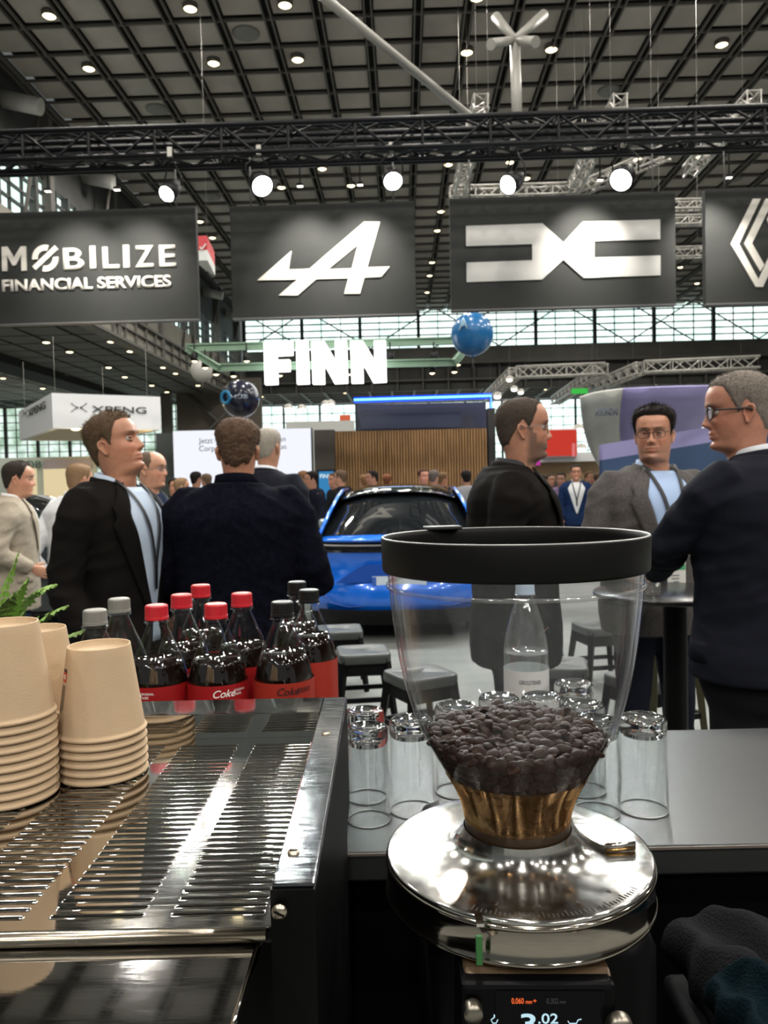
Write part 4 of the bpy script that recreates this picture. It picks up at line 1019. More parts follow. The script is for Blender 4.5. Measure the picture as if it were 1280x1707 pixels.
# collar and hopper
BRZ = mat('brown_collar', (.045, .026, .012), .38, metal=.3)
mb = MB(); mb.lathe([(.0368, 1.2745), (.0372, 1.279), (.0378, 1.300), (.0382, 1.3005), (.0345, 1.3005), (.034, 1.2745)], 96, G); mb.build('collar', BRZ, gr)
hp = [(.0375, 1.2990), (.0382, 1.304), (.0405, 1.312), (.0455, 1.3235), (.0520, 1.3350), (.0590, 1.3475), (.0660, 1.3600), (.0715, 1.3720), (.0760, 1.386), (.0800, 1.402), (.0835, 1.420), (.0862, 1.440), (.0883, 1.460), (.0893, 1.4745), (.0897, 1.482)]
def smooth_prof(P, n=4):
    out = []
    for i in range(len(P)-1):
        p0, p1, p2, p3 = P[max(i-1, 0)], P[i], P[i+1], P[min(i+2, len(P)-1)]
        for k in range(n):
            t = k/n; out.append(tuple(.5*((2*p1[a])+(-p0[a]+p2[a])*t+(2*p0[a]-5*p1[a]+4*p2[a]-p3[a])*t*t+(-p0[a]+3*p1[a]-3*p2[a]+p3[a])*t**3) for a in (0, 1)))
    return out+[P[-1]]
hps = smooth_prof(hp, 3)
HOP = clear('hopper_plastic', (.965, .967, .97), .6, .035, 1.52, .011, (.75, .78, .85))
mb = MB(); mb.lathe(hps, 128, G)
hopper = mb.build('hopper', HOP, gr, fix=False)
mb = MB(); mb.lathe([(r-.0026, z) for r, z in hps], 128, G); mb.build('hopper_inner_wall', clear('hopper_plastic_inner', (.97, .972, .975), .5, .05, 1.5, .005, (.75, .78, .85)), hopper, fix=False)
mb = MB(); mb.lathe([(.0899, 1.4665), (.0908, 1.4672), (.0908, 1.4690), (.0899, 1.4696)], 128, G); mb.build('hopper_bead', clear('bead_plastic', (.7, .72, .74), 3, .1, 1.5, .1), hopper, fix=False)
RIMB = mat('rim_black', (.003, .003, .003), .5, spec=.16)
mb = MB(); mb.lathe([(.0900, 1.4790), (.0925, 1.4785), (.0932, 1.4800), (.0938, 1.5010), (.0933, 1.5022), (.0922, 1.5024), (.0912, 1.5015), (.0905, 1.4985), (.0885, 1.4795), (.0900, 1.4790)], 128, G); mb.build('rim', RIMB, gr)
mb = MB(); mb.lathe([(.0934, 1.5021), (.0930, 1.5027), (.0922, 1.5027), (.0918, 1.5021)], 128, G); mb.build('rim_highlight', mat('rim_highlight_grey', (.26, .26, .26), .35), gr)  # highlight along the rim's top edge, painted as a pale grey ring
a = math.radians(118); mb = MB(); mb.box((gx+.093*math.cos(a), gy+.093*math.sin(a), 1.5035), (.030, .016, .003), Matrix.Rotation(math.radians(8), 3, 'Z'), bevel=.001); mb.build('lid_tab', mat('tab_grey', (.012, .012, .014), .4), gr)
# amber inner liner
LIN = clear('amber_liner', (.80, .58, .36), 1, .05, 1.6, .015, (.40, .22, .08), (1, .62, .30), .22)
lp = [(r+.0004, z) for r, z in hps if z <= 1.3350]
mb = MB(); mb.lathe([(r, z) for r, z in lp], 128, G, smooth=True)
# shallow flutes
for v in mb.bm.verts:
    a = math.atan2(v.co.y-gy, v.co.x-gx); k = 1+.010*math.sin(a*17)*(v.co.z-1.30)/.035
    v.co.x = gx+(v.co.x-gx)*k; v.co.y = gy+(v.co.y-gy)*k
mb.build('amber_liner', LIN, gr, fix=False)
# bent metal shutter handle lying on the disc
SH = steel('handle_steel', (.72, .70, .66), .12, .3)
def dz(px, py, z): return atz(px, py, z)
mb = MB()
outl = [(951, 1352), (975, 1366), (1000, 1378), (1028, 1388), (1058, 1402), (1058, 1412), (1008, 1414), (985, 1404), (968, 1392), (956, 1376)]
bot = [mb.V(dz(x, y, 1.2785)) for x, y in outl]; topv = [mb.V(dz(x, y, 1.2785)+Vector((0, 0, .0016))) for x, y in outl]
mb.F(bot[::-1]); mb.F(topv)
for i in range(len(outl)): mb.F([bot[i], bot[(i+1) % len(outl)], topv[(i+1) % len(outl)], topv[i]])
hd = mb.build('shutter_handle', SH, gr)
a_, b_ = dz(1009, 1414, 1.2785), dz(1058, 1410, 1.2785)
mb = MB(); mb.tube([a_+Vector((0, 0, .0015)), b_+Vector((0, 0, .0015))], .0022, 12); mb.build('handle_fold', SH, hd)
mb = MB(); mb.tube([a_+Vector((0, -.001, -.0012)), b_+Vector((0, -.001, -.0012))], .0011, 10); mb.build('handle_lip', mat('brass_lip', (.6, .36, .14), .2, metal=1), hd)
# green pointer on the ring
c1, c2 = at(800, 1545, .455), at(797, 1612, .448)
mb = MB(); mb.box((c1+Vector((0, .004, .002))), (.0045, .012, .002)); mb.build('pointer', SH, gr)
mb = MB(); mb.box(((c1.x+c2.x)/2, .4515, (c1.z+c2.z)/2-.002), (.0040, .0022, c1.z-c2.z-.002), bevel=.0006); mb.build('pointer_tip', mat('pointer_green', (.025, .12, .03), .5), gr)
# body, chin, display
BODY = mat('grinder_black', (.0015, .0015, .002), .4, spec=.10)
mb = MB(); mb.box((gx+.008, .60, 1.05), (.150, .235, .40), bevel=.02); mb.build('body', BODY, gr)
mb = MB(); mb.lathe([(.075, 1.247), (.070, 1.235), (.06, 1.22)], 64, G); mb.build('neck', BODY, gr)
mb = MB(); f0 = [at(776, 1612, .462), at(1016, 1612, .462), at(1024, 1640, .452), at(770, 1641, .452)]
v0 = [mb.V(v) for v in f0]; v1 = [mb.V(v+Vector((0, .05, 0))) for v in f0]; mb.F(v0); mb.F(v1[::-1])
for i in range(4): mb.F([v0[i], v1[i], v1[(i+1) % 4], v0[(i+1) % 4]])
mb.build('chin', mat('bronze_chin', (.085, .055, .03), .4, metal=.4), gr, bevel=.002)
YD = .448
f0 = [at(768, 1641, YD), at(1028, 1641, YD), at(1030, 1800, YD), at(766, 1800, YD)]
mb = MB(); v0 = [mb.V(v) for v in f0]; v1 = [mb.V(v+Vector((0, .06, 0))) for v in f0]; mb.F(v0); mb.F(v1[::-1])
for i in range(4): mb.F([v0[i], v1[i], v1[(i+1) % 4], v0[(i+1) % 4]])
mb.build('display_housing', BODY, gr, bevel=.003)
f0 = [at(826, 1652, YD-.0006), at(1008, 1652, YD-.0006), at(1008, 1790, YD-.0006), at(826, 1790, YD-.0006)]
mb = MB(); mb.F([mb.V(v) for v in f0]); dsp = mb.build('display', mat('display_glass', (.002, .002, .003), .12, spec=.12), gr)
tr = (f0[1]-f0[0]).normalized(); tu = UP
OG = emit('display_orange', (1, .16, .04), .85); GYT = emit('display_grey', (.30, .30, .32), .16); WT = emit('display_white', (.55, .8, .9), 1.0)
def dt(s_, px, py, h, m, wpx, b=.0):
    o = at(px, py, YD-.001); wd = wpx/FPX*YD
    text('display_text', s_, o, tr, tu, h/FPX*YD, m, dsp, .0001, b, wd)
dt('0.060', 852.5, 1673, 10, OG, 21, .02); dt('mm', 876, 1673, 7, OG, 11, .02); dt('+', 888.5, 1672, 8, OG, 6, .02)
dt('0.302', 911, 1673, 10, GYT, 20); dt('mm', 933, 1673, 7, GYT, 10)
dt('3', 868, 1722, 35, WT, 26, .015); dt('.02', 897, 1706, 18, WT, 34, .01)
mb = MB(); c = at(824, 1700, YD-.001)
mb.tube([c+Vector((0, 0, .0015)), c+Vector((-.002, 0, 0)), c+Vector((-.001, 0, -.002)), c+Vector((.001, 0, -.002)), c+Vector((.002, 0, 0))], .0003, 6); mb.tube([c+Vector((0, 0, .0015)), c+Vector((0, 0, .003))], .0004, 6); mb.build('display_icon', WT, dsp)
mb = MB(); c = at(955, 1702, YD-.001)
mb.tube([c+Vector((-.003, 0, 0)), c+Vector((-.002, 0, -.0015)), c+Vector((.002, 0, -.0015)), c+Vector((.003, 0, .0005)), c+Vector((.005, 0, .001))], .0003, 6); mb.build('display_icon', WT, dsp)
for px, py, r, lb in ((787, 1680, .0058, ''), (1030, 1707, .0080, '')):
    c = at(px, py, YD-.002); mb = MB(); mb.lathe([(r*1.02, 0), (r, .006), (r*.9, .0075), (0, .0072)], 40, c, axis=(0, -1, 0)); mb.build('knob', mat('knob_steel', (.30, .27, .23), .3, metal=1), gr)

# ------------------------------------------------------------------ coffee beans
BEAN = mat('roasted_bean', (.021, .0088, .0045), .42, nscale=60, namt=.4, spec=.12)
def bean_geo(mb, c, R, s=1.0, n=12):
    L, W, T = .0063*s, .0047*s, .0034*s; c = Vector(c); k = 7; rows = []
    for i in range(1, k):
        t = PI*i/k; row = []
        for j in range(n):
            a = 2*PI*j/n; x = L*math.cos(t); y = W*math.sin(t)*math.cos(a); z = T*math.sin(t)*math.sin(a)
            if z < 0: z *= .55
            if z < 0 and abs(y) < W*.25: z += T*.30
            row.append(c + R @ Vector((x, y, z)))
        rows.append(row)
    vr = mb.grid(rows, 0, True, True)
    a = mb.V(c+R @ Vector((L, 0, -.0002))); b = mb.V(c+R @ Vector((-L, 0, -.0002)))
    for j in range(n): mb.F([a, vr[0][(j+1) % n], vr[0][j]], 0, True); mb.F([b, vr[-1][j], vr[-1][(j+1) % n]], 0, True)
from mathutils import Euler
mb = MB(); bean_geo(mb, (0, 0, 0), Matrix.Identity(3)); b0 = mb.build('coffee_bean', BEAN, None, world=False, origin=(0, 0, 0))
zs = 1.3560
def rin(z): return float(np.interp(z, [q for r, q in hps], [r for r, q in hps]))-.0030
def top(x, y):
    r = math.hypot(x, y)/.064
    return zs + .0085*(1-r*r) + .004*noise.noise(Vector((x*28, y*28, 3))) + .003*(y/.06)
pts = []; tries = 0
while len(pts) < 298 and tries < 60000:
    tries += 1; a = random.uniform(0, 2*PI); r = .0595*math.sqrt(random.random()); x, y = r*math.cos(a), r*math.sin(a)
    md = .0070 if tries < 20000 else (.0061 if tries < 40000 else .0053)
    if all((x-p[0])**2+(y-p[1])**2 > md**2 for p in pts): pts.append((x, y))
for i, (x, y) in enumerate(pts):
    o = b0 if i == 0 else b0.copy()
    if i: COL.objects.link(o)
    z = top(x, y)+random.uniform(-.0008, .0022)
    o.location = (gx+x, gy+y, z); f = PI if random.random() < .3 else 0
    o.rotation_euler = (random.gauss(0, .45)+f, random.gauss(0, .4), random.uniform(0, 6.3))
    s = random.uniform(.88, 1.12); o.scale = (s, s*random.uniform(.93, 1.07), s)
    o['label'] = 'dark roasted coffee bean on the top layer inside the clear hopper'; o['category'] = 'coffee bean'; o['group'] = 'roasted beans in the hopper'
# beans pressed against the wall below, and the bulk
mb = MB(); core = [(0, 1.300)]+[(max(.001, rin(z)-.004), z) for z in np.linspace(1.301, 1.352, 9)]+[(.05, 1.357), (.03, 1.361), (0, 1.3625)]
mb.lathe(core, 40, G)
z = 1.304
while z < 1.357:
    R_ = rin(z)-.0022; n = int(2*PI*R_/.0074); off = random.random()
    for k in range(n):
        a = 2*PI*(k+off+random.uniform(-.15, .15))/n
        if math.sin(a) > .55 and z < 1.34: continue
        E = Euler((random.gauss(0, .3), random.gauss(0, .3)+PI/2, 0)).to_matrix(); E = Matrix.Rotation(a, 3, 'Z') @ E @ Matrix.Rotation(random.uniform(0, 6), 3, 'X').inverted() @ Matrix.Rotation(random.gauss(0, .3), 3, 'Y')
        bean_geo(mb, (gx+R_*math.cos(a), gy+R_*math.sin(a), z+random.uniform(-.001, .001)), Matrix.Rotation(a, 3, 'Z') @ Matrix.Rotation(PI/2, 3, 'Y') @ Matrix.Rotation(random.uniform(0, 6), 3, 'Z'), 1, 9)
    z += .0058
tag(mb.build('coffee_bean_fill', BEAN, fix=False), 'mass of dark roasted beans filling the hopper below its top layer', 'coffee beans', kind='stuff')

# ------------------------------------------------------------------ fern
FERN = mat('fern_green', (.21, .34, .085), .5, nscale=8, namt=.35); STEMG = mat('fern_stem', (.14, .17, .04), .6)
root = at(-55, 1120, 1.12); root.z = CT+.11
t = thing('potted_fern', 'green fern with arching fronds behind the paper cups at the left edge', 'plant', (root.x, root.y, CT))
mb = MB(); mb.lathe([(0, 0), (.045, 0), (.058, .09), (.060, .10), (.055, .10), (.053, .085), (0, .085)], 32, (root.x, root.y, CT)); mb.build('pot', mat('pot_dark', (.03, .03, .03), .5), t)
def frond(tip, lift, n=22, wmax=.026, seed=0):
    rnd = random.Random(seed); a = root+Vector((0, 0, -.02)); tip = Vector(tip); m = (a+tip)/2+Vector((0, 0, lift))
    pts = [a*(1-t_)**2+m*(2*t_*(1-t_))+tip*t_*t_ for t_ in [i/n for i in range(n+1)]]
    mb = MB(); mb.tube(pts, [.0012*(1-i/(n+4)) for i in range(n+1)], 6, 1)
    for i in range(3, n+1):
        d = (pts[i]-pts[i-1]).normalized(); sd = d.cross(UP).normalized(); nn = sd.cross(d)
        L = wmax*math.sin(PI*min(1, (i/n)*.80+.18))**.8
        for s in (-1, 1):
            for h_ in (0,):
                ax = (sd*s + d*.35 + nn*rnd.uniform(-.25, .35)).normalized(); bx = ax.cross(nn).normalized()*(.0056)
                p = pts[i]; K = 5; va = []; vb = []
                for k in range(K+1):
                    q = p+ax*(L*k/K)-UP*(.006*(k/K)**2); wv = bx*(1.15*math.sin(PI*(k/K*.85+.12)))*(1+.25*math.sin(k*2.6))
                    va.append(mb.V(q+wv)); vb.append(mb.V(q-wv+nn*.0006))
                for k in range(K): mb.F([va[k], va[k+1], vb[k+1], vb[k]], 0, True)
    mb.build('frond', [FERN, STEMG], t, fix=False)
for i, (px, py, d, lf, wm) in enumerate(((30, 922, 1.10, .03, .016), (45, 966, 1.06, .05, .026), (108, 1011, 1.08, .07, .024), (70, 985, 1.14, .08, .026), (40, 1020, 1.03, .03, .024), (-20, 960, 1.05, .06, .030), (22, 990, 1.0, .04, .030), (60, 1030, 1.06, .05, .028), (88, 975, 1.12, .10, .026), (134, 1052, 1.16, .05, .018), (10, 1000, 1.18, .09, .026), (-90, 940, 1.2, .1, .026), (-160, 1000, 1.15, .08, .026))):
    frond(at(px, py, d), lf, 22, wm, i)

# ------------------------------------------------------------------ dark cloths heaped at the lower right
def cloth(px, py, d, sx, sy, h, m, name, label, seed):
    c = at(px, py, d); mb = MB(); rows = []; n = 36
    for i in range(n+1):
        row = []
        for j in range(n+1):
            u = i/n*2-1; v = j/n*2-1; e = max(0, 1-abs(u)**5)*max(0, 1-abs(v)**5)
            z = h*(e**.5)*(1+.35*noise.noise(Vector((u*1.4+seed, v*1.4, 1)))) + .010*e*math.sin(5*u+3*v+2*noise.noise(Vector((u, v, seed))))
            row.append(Vector((c.x+u*sx+.01*noise.noise(Vector((v*2, u, seed))), c.y+v*sy, max(.852, c.z-h+z))))
        rows.append(row)
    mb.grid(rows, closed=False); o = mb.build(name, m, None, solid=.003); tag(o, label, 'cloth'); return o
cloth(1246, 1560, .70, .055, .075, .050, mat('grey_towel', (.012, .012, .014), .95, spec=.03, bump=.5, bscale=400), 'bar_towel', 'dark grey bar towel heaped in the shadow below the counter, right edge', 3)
mb = MB()
mb.box((.335, .69, .945), (.13, .16, .19), bevel=.01); tag(mb.build('storage_box', BLACKM), 'black box on the work bench under the grey towel', 'box')
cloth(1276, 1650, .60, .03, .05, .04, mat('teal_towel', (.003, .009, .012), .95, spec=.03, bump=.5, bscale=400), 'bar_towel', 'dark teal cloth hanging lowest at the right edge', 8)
# ================================================================== PEOPLE
def ci(x, xs, ys):
    """smooth interpolation through a table"""
    if x <= xs[0]: return ys[0]
    if x >= xs[-1]: return ys[-1]
    for i in range(len(xs)-1):
        if x <= xs[i+1]: break
    h = xs[i+1]-xs[i]; t = (x-xs[i])/h
    m0 = (ys[i+1]-ys[max(i-1, 0)])/(xs[i+1]-xs[max(i-1, 0)])*h; m1 = (ys[min(i+2, len(xs)-1)]-ys[i])/(xs[min(i+2, len(xs)-1)]-xs[i])*h
    return (2*t**3-3*t**2+1)*ys[i]+(t**3-2*t**2+t)*m0+(-2*t**3+3*t**2)*ys[i+1]+(t**3-t**2)*m1
HZ = [-.24, -.20, -.17, -.145, -.128, -.118, -.110, -.100, -.085, -.072, -.060, -.045, -.030, -.010, .010, .028, .045, .065, .085, .100, .112, .118]
HF = [.030, .033, .038, .043, .052, .070, .083, .0885, .0865, .089, .0895, .088, .0865, .0855, .0875, .0955, .0955, .0915, .080, .064, .040, .004]
HB = [.090, .082, .074, .070, .069, .069, .070, .071, .074, .079, .084, .090, .095, .1005, .104, .106, .105, .100, .088, .071, .046, .004]
HW = [.078, .066, .060, .0575, .0575, .0585, .0595, .0605, .0625, .0645, .0665, .0690, .0710, .0735, .0750, .0765, .0770, .0755, .0685, .0565, .0370, .004]
def gss(v, s): return math.exp(-(v/s)**2/2)
def head_point(ph, z, F=None):
    F = F or {}
    f = ci(z, HZ, HF); b = ci(z, HZ, HB); w = ci(z, HZ, HW); jaw = F.get('jaw', 1.0); heavy = F.get('heavy', 1.0)
    c, s = math.cos(ph), math.sin(ph)
    # narrower front towards the chin
    ex = 2.0
    if c > 0:
        k = min(1, max(0, (-.03-z)/.07)); ex = 2.25-.62*k*(1 if z > -.13 else max(0, (z+.17)/.04))
    q = (abs(c)**ex+abs(s)**ex)**(-1/ex)
    x = (f if c > 0 else b)*c*q; y = w*s*q
    y *= 1+(heavy-1)*gss(z+.085, .035)
    if c > 0 and z > -.118:
        ay = abs(y)
        n = F.get('nose', 1.0)
        # nose
        if -.050 < z < .022:
            pr = ci(z, [-.050, -.044, -.038, -.030, -.015, .000, .012, .022], [0, .006, .017, .0245, .0185, .0115, .005, 0])*n
            sw = ci(z, [-.050, -.036, -.015, .01], [.010, .0105, .0075, .0065]); x += pr*gss(y, sw)
            x += .006*gss(ay-.0125, .0045)*gss(z+.036, .006)
        x -= .0135*gss(ay-.031, .0125)*gss(z-.006, .0105)           # eye sockets
        x += .0045*gss(ay-.030, .018)*gss(z-.026, .006)            # brow ridge
        x += .0045*gss(ay-.043, .015)*gss(z+.028, .014)            # cheek
        x += .0050*gss(y, .017)*gss(z+.061, .0045)+.0052*gss(y, .016)*gss(z+.0735, .0050)-.0045*gss(y, .019)*gss(z+.067, .0022)  # lips
        x -= .004*gss(y, .015)*gss(z+.084, .005)
        x += .005*gss(y, .016)*gss(z+.101, .009)
        x -= .0035*gss(ay-.030-.25*(-.045-z), .004)*gss(z+.052, .013)  # fold beside the nose
        y *= 1-.05*gss(z-.012, .02)*(1 if c > .2 else 0)*min(1, (c-.2)*2 if c > .2 else 0)
    return x, y
def skin_mat(name, col, flush=.12):
    if name in MATS: return MATS[name]
    m = bpy.data.materials.new(name); m.use_nodes = True; nt = m.node_tree; N = nt.nodes; L = nt.links; b = N['Principled BSDF']
    b.inputs['Roughness'].default_value = .48; b.inputs['Subsurface Weight'].default_value = .08; b.inputs['Subsurface Radius'].default_value = (.01, .004, .002)
    a = N.new('ShaderNodeAttribute'); a.attribute_name = 'Col'
    n = N.new('ShaderNodeTexNoise'); n.inputs['Scale'].default_value = 45; n.inputs['Detail'].default_value = 4
    tc = N.new('ShaderNodeTexCoord'); L.new(tc.outputs['Object'], n.inputs[0])
    r = N.new('ShaderNodeMapRange'); r.inputs[1].default_value = .3; r.inputs[2].default_value = .7; r.inputs[3].default_value = .90; r.inputs[4].default_value = 1.08; L.new(n.outputs[0], r.inputs[0])
    x = N.new('ShaderNodeVectorMath'); x.operation = 'SCALE'; L.new(a.outputs['Color'], x.inputs[0]); L.new(r.outputs[0], x.inputs['Scale']); L.new(x.outputs[0], b.inputs['Base Color'])
    MATS[name] = m; return m
SKIN = skin_mat('skin', None)
EYEW = mat('eye_white', (.36, .32, .29), .3); EYEI = mat('eye_iris', (.03, .022, .015), .2)
HAIRM = {}
def hairmat(col):
    k = 'hair_%02d%02d%02d' % tuple(int(c*100) for c in col)
    return mat(k, col, .7, nscale=170, namt=.28, bump=.35, bscale=330, spec=.12)
HL_P = [0, 35, 55, 68, 80, 95, 112, 135, 180]
def hairline(ph, st):
    a = abs(math.degrees(math.atan2(math.sin(ph), math.cos(ph))))
    H0 = {'full': [.081, .080, .073, .045, -.018, .030, -.020, -.070, -.082], 'recede': [.083, .092, .080, .045, -.012, .030, -.020, -.068, -.080],
          'bald': [.5, .5, .5, .5, .5, .5, .5, .5, .5], 'fringe': [.5, .5, .5, .06, -.01, .03, -.02, -.065, -.075]}[st]
    return float(np.interp(a, HL_P, H0))
def rot_head(v, yaw, pitch, roll=0):
    """turn the head about the neck; the neck follows partly"""
    piv = Vector((-.018, 0, -.115)); k = min(1, max(0, (v.z+.20)/.10)); k = k*k*(3-2*k)
    R = Matrix.Rotation(yaw*k, 3, 'Z') @ Matrix.Rotation(-pitch*k, 3, 'Y') @ Matrix.Rotation(roll*k, 3, 'X')
    return piv + R @ (v-piv)
def torso_at(z, s, girth=1.0):
    Zs = [.78, .86, .95, 1.05, 1.15, 1.25, 1.34, 1.41, 1.455, 1.485, 1.51, 1.54]
    cx = [0, 0, 0, 0, 0, -.002, -.004, -.010, -.016, -.020, -.022, -.022]
    rx = [.105, .118, .122, .115, .115, .122, .126, .118, .103, .086, .068, .060]
    ry = [.150, .168, .176, .163, .163, .172, .184, .190, .180, .150, .098, .066]
    q = z/s; g = girth if q < 1.40 else 1+(girth-1)*max(0, (1.5-q)/.1)
    belly = (girth-1)*.5*gss(q-1.10, .13)
    return ci(q, Zs, cx)*s, ci(q, Zs, rx)*s*(g+belly), ci(q, Zs, ry)*s*g
def hand_into(mb, wrist, d, palm_n, curl=.5, s=1.0, m=0, side=1):
    """palm, four fingers and a thumb; d points to the fingertips, palm_n out of the palm"""
    d = Vector(d).normalized(); pn = Vector(palm_n); pn = (pn-d*pn.dot(d)).normalized(); sd = d.cross(pn).normalized()*side
    w = Vector(wrist)
    def pt(a, b, c): return w+d*(a*s)+sd*(b*s)+pn*(c*s)
    rows = []
    for a, hw, ht in ((-.03, .026, .021), (0, .027, .019), (.03, .037, .016), (.06, .042, .0145), (.085, .041, .012), (.096, .036, .007)):
        rows.append([pt(a, hw*math.cos(2*PI*k/16), ht*math.sin(2*PI*k/16)) for k in range(16)])
    mb.grid(rows, m, True, True, True, True)
    for i, (b, L, r) in enumerate(((.031, .070, .0088), (.0105, .078, .009), (-.0105, .073, .0086), (-.030, .058, .0077))):
        p = [pt(.075, b, 0), pt(.092, b, 0)]; ang = 0; a0, c0 = .092, 0
        for seg, cu in ((.44, .55), (.31, .8), (.25, .6)):
            ang += curl*cu*(1+.08*i); a0 += L*seg*math.cos(ang); c0 += L*seg*math.sin(ang); p.append(pt(a0, b*1.03, c0))
        mb.tube(p, [r*s, r*s*1.02, r*.97*s, r*.88*s, r*.55*s], 8, m)
    p = [pt(.012, .022, .004), pt(.035, .045, .012), pt(.058, .058, .022+curl*.012), pt(.078, .060, .030+curl*.025)]
    mb.tube(p, [.0125*s, .0115*s, .0100*s, .0065*s], 8, m)
def surf(z, y, s, girth, off):
    """front surface of the torso at height z, sideways y, lifted by off"""
    cx, rx, ry = torso_at(z, s, girth); rx += off; ry += off; q = max(0, 1-abs(y/ry)**2.3)
    return Vector((cx+rx*q**(1/2.3), y, z))
def remesh_obj(mb, name, m, parent, voxel, disp=None, smooth_it=4):
    me = bpy.data.meshes.new('tmp'); bmesh.ops.recalc_face_normals(mb.bm, faces=mb.bm.faces); mb.bm.to_mesh(me); mb.bm.free()
    o = bpy.data.objects.new('tmp', me); COL.objects.link(o)
    r = o.modifiers.new('r', 'REMESH'); r.mode = 'VOXEL'; r.voxel_size = voxel; r.use_smooth_shade = True
    sm = o.modifiers.new('s', 'SMOOTH'); sm.factor = .5; sm.iterations = smooth_it
    bpy.context.view_layer.update()
    me2 = bpy.data.meshes.new_from_object(o.evaluated_get(bpy.context.evaluated_depsgraph_get()))
    bpy.data.objects.remove(o); bpy.data.meshes.remove(me)
    if disp:
        n = len(me2.vertices); co = np.empty(n*3, dtype=np.float32); me2.vertices.foreach_get('co', co); nor = np.empty(n*3, dtype=np.float32); me2.vertices.foreach_get('normal', nor)
        co = co.reshape(-1, 3); nor = nor.reshape(-1, 3)
        for i in range(n):
            a = disp(Vector(co[i])); co[i] += nor[i]*a
        me2.vertices.foreach_set('co', co.ravel()); me2.update()
    me2.name = name; me2.materials.clear(); me2.materials.append(m)
    for p in me2.polygons: p.use_smooth = True
    o = bpy.data.objects.new(name, me2); COL.objects.link(o); o.parent = parent; return o
def body_local(mb, name, m, parent, smooth=True, solid=0):
    return mb.build(name, m, parent, world=False, solid=solid)
def lathe_ring(cx, rx, ry, z, n=40, p=2.3):
    out = []
    for k in range(n):
        a = 2*PI*k/n; c, s = math.cos(a), math.sin(a); q = (abs(c)**p+abs(s)**p)**(-1/p); out.append(Vector((cx+rx*c*q, ry*s*q, z)))
    return out
def person(label, px, py, d, yaw, hy=0, hp=0, hr=0, skin=(.46, .25, .17), hair='full', hcol=(.05, .035, .025), hthick=.010, tuft=.010, beard=None,
           coat=None, coatkind='blazer', shirt=None, trousers=(.012, .013, .018), arms=None, glasses=None, girth=1.0, lod=1, F=None, group=None,
           badge=None, lanyard=None, vopen=1.08, vwide=1.0, lean=0, name='person', collar_col=None, shoes=(.015, .012, .01), scale_h=None, gap=.0, coat_mat=None, hem=.80, curly=0, patch=False):
    """yaw: body facing, degrees, 0 = to the right of the picture, 90 = away; hy, hp: head turn and nod"""
    skin = tuple(min(.8, c*k) for c, k in zip(skin, (1.04, .89, .79)))
    hc = at(px, py, d); yw = math.radians(yaw); Rz = Matrix.Rotation(yw, 3, 'Z')
    hoff = Vector((.040+lean, 0, 0)); foot = hc - Rz @ hoff; hz = hc.z; s = (hz+.118)/1.768; rnd = random.Random(int(px*7+py))
    t = thing(name, label, 'person', (foot.x, foot.y, 0), yw, group)
    HC = Vector((hoff.x, 0, hz)); yr, pr, rr = math.radians(hy), math.radians(hp), math.radians(hr)
    def HP(v): v = rot_head(Vector(v), yr, pr, rr); return Vector((HC.x+v.x, v.y, HC.z+v.z))
    # ------------------------------- body: head, neck, trunk, arms, hands, legs
    nph = 112 if lod == 1 else (56 if lod == 2 else 28); nz = 92 if lod == 1 else (46 if lod == 2 else 22)
    zsr = []
    for i in range(nz+1):
        u = i/nz; zsr.append(-.235+(.1178+.235)*(1-(1-u)**1.25) if False else -.235+(.3528)*u)
    zsr = [z for z in zsr if z < .105]+[.1080, .1112, .1140, .1160, .1175]
    phs = []
    for k in range(nph):
        q = 2*PI*k/nph; phs.append(q-.42*math.sin(q))
    mb = MB(); rows = []; cols_ = []
    lipc = (skin[0]*.80, skin[1]*.52, skin[2]*.52)
    def colat(ph, z, x, y):
        c = Vector(skin); a = abs(math.degrees(math.atan2(math.sin(ph), math.cos(ph)))); ay = abs(y)
        if a < 80:
            c = c.lerp(Vector((skin[0]*1.05, skin[1]*.78, skin[2]*.75)), .6*gss(ay-.042, .02)*gss(z+.03, .02)+.25*gss(y, .013)*gss(z+.034, .012))
            lp = gss(y, .0155)*max(gss(z+.0615, .0035), gss(z+.0725, .004)); c = c.lerp(Vector(lipc), min(1, lp*1.1))
            if beard is None or True:
                bw = gss(ay-.030, .014)*gss(z-.0285-.10*max(0, .03-abs(ay-.03))*0, .0032); c = c.lerp(Vector(hcol)*.8+Vector(skin)*.1, min(.85, bw*1.1))
        if beard:
            bz = -.040+.0*a
            m_ = 0
            if z < -.046 and a < 60: m_ = 1
            if a >= 40 and a < 88 and z < -.030+(.0005*(a-40)): m_ = 1
            if a >= 70 and a < 86 and z < .0: m_ = 1
            if z < -.135: m_ *= max(0, 1-(-.135-z)/.02)
            if a < 25 and gss(y, .014)*gss(z+.067, .006) > .5: m_ = 0
            if a > 88: m_ = 0
            c = c.lerp(Vector(beard[0]), m_*beard[1]*min(1, max(.25, (-.040-z)/.02 if a < 60 else (88-a)/14+.2)))
        if z < -.12: c = c*.96
        return c
    for z in zsr:
        row = []
        for ph in phs:
            x, y = head_point(ph, z, F); row.append(HP((x, y, z))); cols_.append(colat(ph, z, x, y))
        rows.append(row)
    # join to shoulders and trunk
    vr = mb.grid(rows, 0, True, True, False, True)
    tr = []
    for z in (1.505, 1.47, 1.40, 1.30, 1.18, 1.05, .95, .86):
        cx, rx, ry = torso_at(z*s, s, girth); tr.append([Vector((cx+rx*math.cos(ph), ry*math.sin(ph), z*s)) for ph in phs])
    tv = mb.grid(tr, 0, True, True, False, True, flip=True)
    for k in range(nph):
        l = (k+1) % nph; mb.F([vr[0][l], vr[0][k], tv[0][k], tv[0][l]], 0, True)
